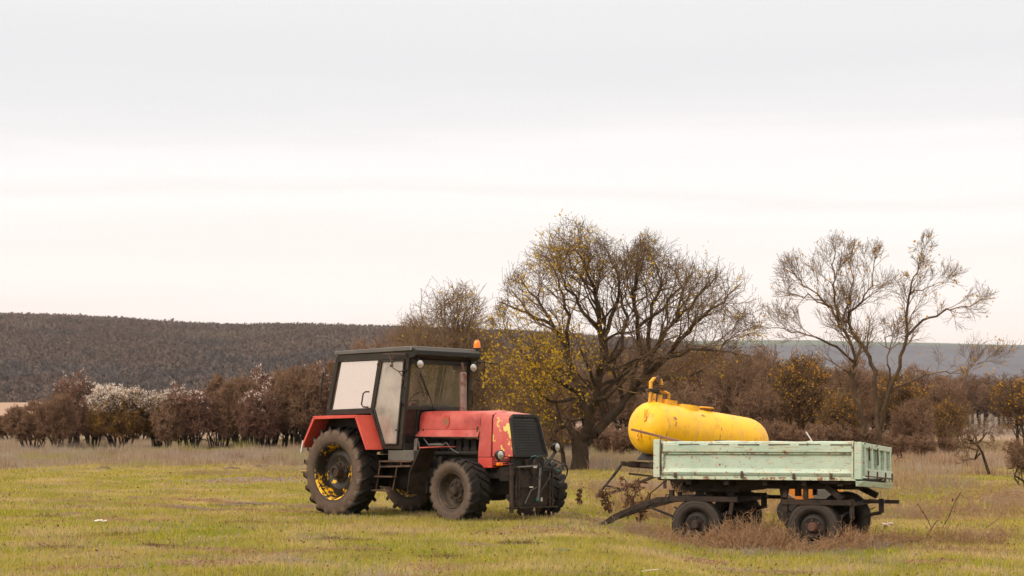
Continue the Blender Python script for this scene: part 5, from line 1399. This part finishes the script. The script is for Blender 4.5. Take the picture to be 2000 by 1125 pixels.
# ================================================================== GRASS AND WEEDS
def blades(name, X, Y, h, w, mat, label, lean=.5, kind='stuff', cat='grass', zoff=0, seg2=False):
    n = len(X); g = RNG
    Z = gz(X, Y) + zoff
    az = g.uniform(0, 2*np.pi, n); fx, fy = np.cos(az), np.sin(az)
    la = g.uniform(0, 2*np.pi, n); lm = g.uniform(0, 1, n)*lean*h
    B = np.stack([X, Y, Z], 1); W_ = np.stack([fx*w/2, fy*w/2, 0*w], 1)
    Tp = B + np.stack([np.cos(la)*lm, np.sin(la)*lm, h*np.sqrt(np.maximum(.1, 1-(lm/h)**2*.6))], 1)
    if seg2:
        Mid = B*.45 + Tp*.55; Mid[:, 2] += h*.10
        V = np.stack([B-W_, B+W_, Mid+W_*.7, Mid-W_*.7, Tp], 1)
        V2 = V.reshape(-1, 3); i = np.arange(n)[:, None]*5
        F4 = np.concatenate([i+np.array([[0,1,2]]), i+np.array([[0,2,3]]), i+np.array([[3,2,4]])])
        o = np_mesh(name, V2, F4, mat)
    else:
        V = np.stack([B-W_, B+W_, Tp], 1).reshape(-1, 3)
        o = np_mesh(name, V, np.arange(n*3).reshape(-1, 3), mat)
    return tag(o, label, cat, kind=kind)
GR = [(.28,.285,.015), (.42,.395,.022), (.54,.42,.16), (.37,.31,.03), (.19,.185,.018), (.48,.35,.12)]
M['grass'] = island('short_grass', GR, trans=.35, patch=[(.14,.44,.60,(.46,.355,.10)), (.55,.49,.60,(.54,.40,.19)), (.35,.60,.72,(.22,.225,.03)), (1.3,.60,.74,(.25,.17,.08))])
M['dry'] = island('dry_grass', [(.33,.245,.165), (.43,.335,.235), (.24,.17,.115), (.37,.30,.235)], trans=.3, patch=[(.22,.48,.62,(.36,.31,.275)), (.5,.54,.64,(.25,.16,.10)), (.09,.5,.6,(.30,.27,.10))])
M['dry2'] = island('brown_weeds', [(.33,.17,.09), (.46,.29,.16), (.22,.125,.07), (.55,.38,.23), (.40,.19,.09)], trans=.25, patch=[(.3,.5,.65,(.34,.26,.22))])
M['weedred'] = island('dry_dock_leaves', [(.13,.065,.035), (.19,.10,.05), (.10,.05,.03)], trans=.2)
n = 760000
Yg = np.exp(RNG.uniform(math.log(14.5), math.log(75), n)); Xg = RNG.uniform(-1, 1, n)*(.355*Yg + 4.5)
BP = [(random.uniform(-1000, 1000)/F, math.exp(random.uniform(math.log(15.5), math.log(58)))) for _ in range(110)]
BP = [(t_*Yb, Yb, random.uniform(.15, .55)*(1+Yb*.012), random.uniform(.08, .22)*(1+Yb*.02)) for t_, Yb in BP]
dead = np.zeros(n, bool)
for (bx, by, ra, rb) in BP: dead |= ((Xg-bx)/ra)**2 + ((Yg-by)/rb)**2 < 1 + .5*np.sin(Xg*17+by)*np.sin(Yg*13+bx)
keep = ~(dead & (RNG.random(n) < .86)); Xg, Yg = Xg[keep], Yg[keep]; n = len(Xg)
h = RNG.uniform(.025, .075, n)*(1+.006*Yg); cl = np.sin(Xg*2.1+np.sin(Yg*1.3)*2)*np.sin(Yg*1.7+Xg*.6); h *= 1+.45*cl
blades('short_grass', Xg, Yg, h, .004+.00038*Yg, M['grass'], 'short yellow green grass mixed with straw over the meadow', .9)
n = 40000   # straw-coloured longer blades in tufts
cx = RNG.uniform(-.36, .36, 1800); cy = np.exp(RNG.uniform(math.log(15), math.log(70), 1800)); idx = RNG.integers(0, 1800, n)
Yg = cy[idx] + RNG.normal(0, .18, n); Xg = cx[idx]*cy[idx] + RNG.normal(0, .22, n)
blades('straw_tufts', Xg, Yg, RNG.uniform(.05, .14, n), .004+.0003*Yg, M['dry'], 'thin straw coloured grass tufts scattered over the meadow', 1.0)
n = 60000   # darker, fresher clumps
cx = RNG.uniform(-.38, .38, 1500); cy = np.exp(RNG.uniform(math.log(15), math.log(62), 1500)); idx = RNG.integers(0, 1500, n)
Yg = cy[idx] + RNG.normal(0, .16, n)*(.6+cy[idx]*.02); Xg = cx[idx]*cy[idx] + RNG.normal(0, .2, n)*(.6+cy[idx]*.02)
M['fresh'] = island('fresh_grass', [(.20,.25,.018), (.31,.35,.024), (.13,.16,.018)], trans=.35)
blades('grass_clumps', Xg, Yg, RNG.uniform(.05, .11, n), .004+.00035*Yg, M['fresh'], 'darker fresh green clumps scattered in the grass', .8)
nf = 5000; fy = np.exp(RNG.uniform(math.log(15), math.log(58), nf)); fx = RNG.uniform(-.38, .38, nf)*fy
tag(quad_mesh('fallen_leaves', np.stack([fx, fy, gz(fx, fy)+.035], 1), .012+.0007*fy, M['weedred'], elong=1.5), 'dead brown leaves and crumbs of soil strewn in the grass', 'leaves', kind='stuff')
# tall dry meadow, left and middle
n = 190000
Yd = 57 + (RNG.uniform(0, 1, n)**.8)*58; Xd = RNG.uniform(-.34, .10, n)*Yd
edge = 63 + 4*np.sin(Xd*.35) + 2.5*np.sin(Xd*1.1+1) + RNG.normal(0, 2.5, n); k = Yd > edge
Xd, Yd = Xd[k], Yd[k]
hd = RNG.uniform(.22, .55, len(Xd))*(.75+.35*np.sin(Xd*.6)*np.sin(Yd*.5+Xd*.2))*(.4+.6*sm(Yd, 56, 70))
hd *= np.where(np.sin(Xd*1.7+2*np.sin(Yd*.4))*np.sin(Xd*.41+Yd*.6) > .35, 1.5, .85)
blades('tall_dry_grass', Xd, Yd, hd, np.full(len(Xd), .03), M['dry'], 'tall pale dry grass below the hedge at the left', .35)
n = 150000
Yd = np.exp(RNG.uniform(math.log(33), math.log(118), n)); Xd = RNG.uniform(.02, .36, n)*Yd
m_ = (np.sin(Xd*.55+1.3*np.sin(Yd*.23))*np.sin(Yd*.31+Xd*.13) > (.25 - (Yd-40)*.014))
m_ &= ~((Xd < 8) & (Yd < 44))
Xd, Yd = Xd[m_], Yd[m_]
hd = RNG.uniform(.12, .5, len(Xd))*(.5+.5*sm(Yd, 34, 60))
sp = RNG.random(len(Xd)) < .72
blades('tall_dry_grass', Xd[sp], Yd[sp], hd[sp], .006+.00035*Yd[sp], M['dry'], 'tall brown dry grass and weeds across the right side', .5)
blades('brown_stalks', Xd[~sp], Yd[~sp], hd[~sp]*1.25, .005+.0003*Yd[~sp], M['dry2'], 'reddish brown stalks standing among the dry grass at right', .5)
# fluffy weeds under and round the trailer: short branching stalks
def weed_patch(name, patches, mat, label, cat='weeds', th=.0045, kind='stuff', wob=.9):
    S = []
    for (px, Y, rx, ry, n, hh) in patches:
        c = at(px, Y)
        for _ in range(int(n*.7)):
            a = random.uniform(0, 6.28); rr = random.random()**.6
            x = c.x + math.cos(a)*rr*rx*1.15; y = c.y + math.sin(a)*rr*ry
            p = Vector((x, y, gz1(x, y)-.02)); d = (UP + rv()*.35).normalized(); L = hh*random.uniform(.5, 1.2)*(1.1-.5*rr)
            for i in range(4):
                q = p + d*L/4; S.append((*p, *q, th*(1-.15*i), th*(1-.15*(i+1))))
                if i > 0:
                    for _k in range(2):
                        dd = (d + rv()*.8).normalized(); q2 = q + dd*L*random.uniform(.15, .3); S.append((*q, *q2, th*.7, th*.35))
                p = q; d = (d + rv()*.22*wob + Vector((0, 0, -.05*i))).normalized()
    o = seg_mesh(name, S, mat, None, 3)
    print(name, len(S)); return tag(o, label, cat, kind=kind)
random.seed(77)
weed_patch('dry_weeds', [(1230,25.6,.9,.7,240,.26),(1300,25.2,.7,.6,260,.30),(1358,24.3,.75,.4,330,.20),(1424,24.6,.45,.5,330,.36),(1470,25.0,.6,.8,520,.50),(1500,24.6,.5,.6,260,.34),(1560,24.0,.6,.3,200,.19),(1600,23.9,.55,.3,190,.20),(1648,24.2,.4,.5,230,.36),(1690,25.0,.5,.7,300,.34),(1738,25.8,.45,.6,170,.30),(1530,27.5,1.2,1.0,300,.4),(1390,27,1.0,1.0,260,.4)], M['dry2'], 'tangled brown dry weeds growing round and under the mint trailer')
weed_patch('dry_weeds', [(1400,23.6,.5,.25,130,.13),(1480,23.2,.4,.2,120,.16),(1560,23.0,.5,.25,110,.10),(1330,23.8,.4,.2,80,.12),(1275,24.6,.5,.3,120,.2),(1640,23.3,.4,.3,90,.13),(1700,24.2,.5,.4,120,.2)], M['dry'], 'pale straw weeds along the near side of the mint trailer', wob=1.6)
random.seed(78)
weed_patch('brush_clump', [(1780,33,1.6,1.2,420,.38),(1860,36,2.0,1.5,420,.4),(1950,34,1.5,1.2,380,.42),(1800,44,2.5,2,420,.5),(1690,40,1.5,2,260,.5)], M['dry2'], 'ragged brown weeds standing behind and right of the mint trailer')
weed_patch('brush_clump', [(1862,25.5,.75,.6,420,.34),(1752,24.8,.4,.4,130,.26),(1820,23.6,.4,.3,110,.2),(1950,26.5,.6,.5,200,.3),(1915,23.5,.5,.3,130,.2)], M['dry2'], 'low brown brush clumps in the grass at the right')
weed_patch('brush_clump', [(1250,33.5,1.0,1.0,260,.7),(1340,33,1.2,1.2,300,.7),(1440,34,1.4,1.2,320,.6),(1150,42,2.0,1.5,300,.5),(1520,36,1.6,1.2,240,.6)], M['dry2'], 'brown weeds behind the trailer around the yellow tank')
weed_patch('brush_clump', [(400,54,1.2,.8,220,.28),(560,50,1.6,.8,240,.25),(640,46,.9,.8,120,.25),(540,56,2.5,.8,260,.3)], M['dry2'], 'small brown weed clumps in the meadow left of the tractor')
# leafy dock plants: stalk with hanging dead leaves
def dock(px, Y, hpx, label, lean=0, nl=26, group=None):
    b = at(px, Y); H = hpx/F*Y
    e = empty('dock_plant', b, 0, label, 'plant', group)
    S = []; C = []
    for k in range(3 if nl > 20 else 1):
        p = Vector((0, 0, -.02)); d = Vector((lean+random.gauss(0, .12), random.gauss(0, .12), 1)).normalized()
        hh = H*random.uniform(.7, 1)
        for i in range(6):
            q = p + d*hh/6; S.append((*p, *q, .010, .008)); 
            if i > 0:
                for _ in range(nl//8):
                    l = (rv()+Vector((0,0,-.3))).normalized()*random.uniform(.05, .16)*H; S.append((*q, *(q+l), .005, .003)); C.append(tuple(q+l))
            p = q; d = (d + rv()*.10).normalized()
    seg_mesh('stalk', S, M['rust'], e); quad_mesh('leaves', C, .055 if nl > 20 else .035, M['weedred'], e, elong=2.2)
random.seed(5)
dock(1225, 31, 95, 'tall brown leafy weed in front of the yellow tank nose', .1, 60)
dock(1195, 32, 62, 'brown weed with hanging leaves beside the black drawbar of the tanker', -.3, 44)
dock(1130, 34, 45, 'small brown leafy weed just right of the tractor front wheel', 0, 30)
dock(1248, 30, 66, 'yellowing leafy weed below the tank cradle', .2, 50)
dock(1838, 30, 92, 'tall thin dead dock stalk with a dark seed head in the grass at right', .25, 14)
dock(1822, 29, 60, 'thin bare dead stalk left of the tallest stalk at right', -.15, 10)
dock(1434, 26.8, 46, 'green brown nettle plant beside the front wheels of the mint trailer', .0, 44)
dock(1630, 24.2, 58, 'thin dry stalk rising beside the rear wheel of the mint trailer', .1, 8)
SLB = ['leftmost, shortest dry stalk before the front linkage of the tractor', 'tallest dry stalk with pale head before the linkage frame', 'dry stalk left of the right front tyre', 'dry stalk in front of the right front tyre', 'rightmost dry stalk by the right front tyre']
for k, (px, Yq, hp) in enumerate([(1022,26.2,22),(1045,26.4,30),(1068,26.0,28),(1078,26.2,24),(1086,26.6,20)]):
    b = at(px, Yq); H = hp/F*Yq; e = empty('seed_stalk', b, 0, SLB[k], 'plant', 'seed stalks in front of the tractor')
    seg_mesh('stalk', [(0,0,-.02,.01,0,H*.6,.004,.004),(.01,0,H*.6,-.01,0,H,.004,.003)], M['dry'], e)
    quad_mesh('seed_head', [(-.01+random.gauss(0,.008), random.gauss(0,.008), H+random.gauss(0,.01)) for _ in range(22)], .016, M['dry'], e)

# ================================================================== SMALL THINGS
random.seed(15)
# fence of concrete posts far right
fpx = [1884,1896,1906,1918,1933,1946,1957,1965,1979,1992,1999,2012,2026]
b0_ = at(1940, 200)
fe = empty('post_fence', b0_, 0, 'row of pale concrete fence posts at the far right edge of the meadow', 'fence')
for k, px in enumerate(fpx):
    p = at(px, 200 - k*.4) - b0_; hh = 1.5+random.uniform(-.3, .25); l = random.uniform(-.1, .1)
    mb = MB(); mb.hexa([(-.17,-.1,-.2),(.17,-.1,-.2),(.17,.1,-.2),(-.17,.1,-.2),(-.13+l,-.08,hh),(.13+l,-.08,hh+.05),(.13+l,.08,hh+.05),(-.13+l,.08,hh)])
    part('post', mb, M['concrete'], fe, .02, loc=p)
mb = MB()
for z in (.4, .8, 1.2):
    mb.tube([tuple(at(px, 200-k*.4) - b0_ + Vector((0, 0, z))) for k, px in enumerate(fpx)], .02, 4)
part('wire', mb, M['steel'], fe)
def lump(name, px, Y, sx, sy, sz, mat, label, cat, n=3, seed=0, z=0, rough=.35):
    rg = random.Random(seed)
    bm = bmesh.new(); bmesh.ops.create_icosphere(bm, subdivisions=n, radius=1)
    for v in bm.verts:
        c = v.co.copy(); k = 1 + rough*(math.sin(c.x*3+seed)*math.sin(c.y*4+seed*2)+.6*math.sin(c.z*5+c.x*4+seed)) + rg.uniform(-.1,.1)*rough*2
        v.co = Vector((c.x*sx*k, c.y*sy*k, max(c.z, -.3)*sz*k))
    me = bpy.data.meshes.new(name); bm.to_mesh(me); bm.free(); me.materials.append(mat)
    o = bpy.data.objects.new(name, me); COL.objects.link(o); p = at(px, Y); o.location = (p.x, p.y, p.z+z)
    return tag(o, label, cat)
M['soil'] = paint('bare_soil', (.10,.06,.038), (.16,.10,.065), .98, b_str=.6)
lump('stone', 1731, 31, .11, .09, .045, M['stone'], 'pale pinkish stone in the grass behind the mint trailer', 'stone', seed=2, z=.03)
lump('molehill', 202, 62, .24, .2, .12, M['soil'], 'small dark molehill in the green grass at left', 'molehill', seed=3)
lump('molehill', 272, 63, .18, .15, .08, M['soil'], 'brown molehill right of the darker one at left', 'molehill', seed=5)
lump('molehill', 513, 64, .32, .2, .10, M['soil'], 'brown molehill near the edge of the tall dry grass left of the tractor', 'molehill', seed=6)
lump('molehill', 448, 62, .3, .25, .08, M['soil'], 'low brown molehill left of the one nearest the tractor', 'molehill', seed=8)
lump('branch_log', 1788, 25.2, .24, .05, .045, M['bark'], 'short dark piece of log on the grass right of the trailer', 'log', seed=4, z=.02)
def straw_patch(name, px, Y, rx, ry, n, label, mat='dry', h=.03, cat='straw'):
    c = at(px, Y); S = []
    for _ in range(n):
        a = random.uniform(0, 6.28); r = math.sqrt(random.random()); x = c.x+math.cos(a)*r*rx; y = c.y+math.sin(a)*r*ry
        hz = h*(1-r*r); p = Vector((x, y, gz1(x, y)+.012+random.random()*hz)); d = Vector((random.gauss(0,1), random.gauss(0,.6), random.gauss(0,.15))).normalized()*random.uniform(.05,.14)
        S.append((*p, *(p+d), .004, .002))
    return tag(seg_mesh(name, S, M[mat]), label, cat, kind='stuff')
straw_patch('straw_patch', 565, 18.05, .28, .18, 700, 'flattened patch of dead straw in the grass, lower left of the tractor', 'dry')
straw_patch('straw_patch', 545, 18.9, .30, .10, 300, 'thin strip of dead straw just behind the flattened straw patch', 'dry')
straw_patch('straw_heap', 1930, 40, 1.3, .8, 1600, 'reddish heap of dry straw beside the leaning small tree', 'dry2', .4)
straw_patch('straw_heap', 1990, 39, .9, .8, 900, 'reddish heap of dry straw at the right edge', 'dry2', .45)
M['soilpatch'] = M['soil']
for k, (px, py, rx, ry) in enumerate([(472,1023,.45,.08),(30,1011,.5,.10),(95,1010,.3,.09),(230,1046,.3,.06),(690,1060,.25,.07),(640,1055,.12,.06),(1010,1062,.3,.05),(870,1092,.25,.05),(1440,1100,.3,.06),(320,1068,.3,.04),(750,1000,.2,.04),(130,1075,.4,.05),(1180,1080,.2,.05),(1700,1095,.35,.05)]):
    Yp = EYE*F/(py-YH)
    o = straw_patch('bare_patch', px, Yp, rx, ry*3, 420, ['long thin brown bare patch left of the rear wheel', 'brown bare patch at the left edge', 'brown bare patch second from the left edge', 'faint brown patch in the left foreground', 'small brown patch below the front wheels', 'tiny brown patch between the rear wheel and the lower edge','brown patch below the front linkage of the tractor','brown patch at the lower edge under the front wheel','brown patch at the lower edge under the trailer wheels','thin brown patch in the left middle foreground','brown patch beside the rear wheel','long brown patch at the lower left','brown patch near the teal twine','brown patch at the lower edge right of the trailer'][k], 'weedred', .02, 'bare patch')
for k, v in enumerate((-.9, .9)):
    S = []
    for _ in range(2600):
        u = random.uniform(-9, -.6); w = v + random.uniform(-.20, .20) + .25*math.sin(u*.3)
        x = -2.38 + u*math.cos(TR_A) + w*math.sin(TR_A); y = 30.14 - u*math.sin(TR_A) + w*math.cos(TR_A)
        p = Vector((x, y, gz1(x, y)+.03+random.random()*.02)); d = Vector((random.gauss(0,1), random.gauss(0,1), random.gauss(0,.1))).normalized()*random.uniform(.04,.11)
        S.append((*p, *(p+d), .006, .003))
    tag(seg_mesh('wheel_track', S, M['dry2']), ['pressed straw wheel track behind the tractor, farther one', 'pressed straw wheel track behind the tractor, nearer one'][1-k], 'wheel track', kind='stuff')
S = []
for (bx, by, ra, rb) in BP:
    for _ in range(int(700*ra*rb/.05*(20/by)) if by < 40 else int(90*ra/.3)):
        a = random.uniform(0, 6.28); r = math.sqrt(random.random()); x = bx+math.cos(a)*r*ra; y = by+math.sin(a)*r*rb
        p = Vector((x, y, gz1(x, y)+.006+random.random()*.015)); d = Vector((random.gauss(0,1), random.gauss(0,.8), random.gauss(0,.12))).normalized()*random.uniform(.03,.10)
        th = .0025+.0001*by; S.append((*p, *(p+d), th, th*.6))
print('bare', len(S))
tag(seg_mesh('matted_stems', S, M['dry2']), 'matted dead stems on bare spots all over the meadow', 'dead grass', kind='stuff')
M['violet'] = island('violet_flowers', [(.33,.22,.34), (.40,.29,.40), (.33,.24,.24)], trans=.3)
C_ = []
for (px, Y_, rx, n_) in ((400, 46.5, 1.3, 130), (470, 47.5, 1.5, 220), (525, 48.5, 1.0, 260)):
    c = at(px, Y_)
    for _ in range(n_):
        x, y = c.x+random.gauss(0, rx*.5), c.y+random.gauss(0, 1.0); C_.append((x, y, gz1(x, y)+random.uniform(.03,.09)))
tag(quad_mesh('violet_ground_cover', C_, .035, M['violet']), 'faint violet ground cover in the grass left of the tractor', 'flowers', kind='stuff')
mb = MB()
pt = at(195, 26.4)
for _ in range(5):
    a = random.uniform(0, 6.28); x = pt.x+random.gauss(0,.04); y = pt.y+random.gauss(0,.03); z = gz1(x, y)+.05
    mb.hexa([(x-.04,y-.02,z),(x+.04,y-.02,z+.01),(x+.03,y+.02,z+.02),(x-.03,y+.02,z+.01),(x-.04,y-.018,z+.006),(x+.04,y-.018,z+.018),(x+.03,y+.018,z+.03),(x-.03,y+.022,z+.014)])
world_part('paper_litter', mb, M['white'], 'small crumpled white paper lying in the grass at left', 'litter')
mb = MB(); pt = at(1094, 19.6)
for k in range(5):
    x = pt.x-.07+k*.033; z = gz1(x, pt.y)+.045
    mb.tube([(x,pt.y+random.gauss(0,.03),z),(x+.03,pt.y+random.gauss(0,.03),z+.01),(x+.06,pt.y+random.gauss(0,.03),z-.01)], .008, 5)
world_part('twine_scrap', mb, M['teal'], 'scrap of teal plastic twine in the foreground grass', 'litter')
def stick(pts, r, label, mat='wood'):
    mb = MB(); mb.tube([tuple(p) for p in pts], [r*(1-.5*i/len(pts)) for i in range(len(pts))], 6)
    world_part('stick', mb, M[mat], label, 'stick')
p = at(1268, 16.9); stick([p+Vector((-.12,0,.03)), p+Vector((0,.02,.05)), p+Vector((.1,0,.06))], .006, 'thin pale twig at the lower edge of the photo', 'white')
p = at(1822, 27.5); stick([p+Vector((-.12,0,.02)), p+Vector((.0,.05,.18)), p+Vector((.10,.1,.30))], .018, 'dark stick leaning in the weeds below the tall dead stalk')
p = at(1935, 29); stick([p+Vector((-.14,0,.04)), p+Vector((.02,.05,.14)), p+Vector((.16,.1,.24))], .012, 'dark stick poking out of the grass at the right')
p = at(182, 30); stick([p+Vector((-.05,0,.15)), p+Vector((0,.02,.08)), p+Vector((.12,0,.02))], .006, 'thin dark twig stuck in the green grass at left')

# ================================================================== HAZE
mb = MB(); mb.box(-3500, 3500, -80, 4800, -40, 235)
hm = bpy.data.materials.new('haze'); hm.use_nodes = True; ht = hm.node_tree; ht.nodes.clear()
ho = ht.nodes.new('ShaderNodeOutputMaterial'); pv = ht.nodes.new('ShaderNodeVolumePrincipled')
pv.inputs['Color'].default_value = (.90, .86, .92, 1); pv.inputs['Density'].default_value = .00006; pv.inputs['Anisotropy'].default_value = .0
ht.links.new(pv.outputs[0], ho.inputs['Volume'])
hz_ = part('haze', mb, hm); tag(hz_, 'thin bluish autumn haze in the air over the valley', 'haze', kind='stuff')
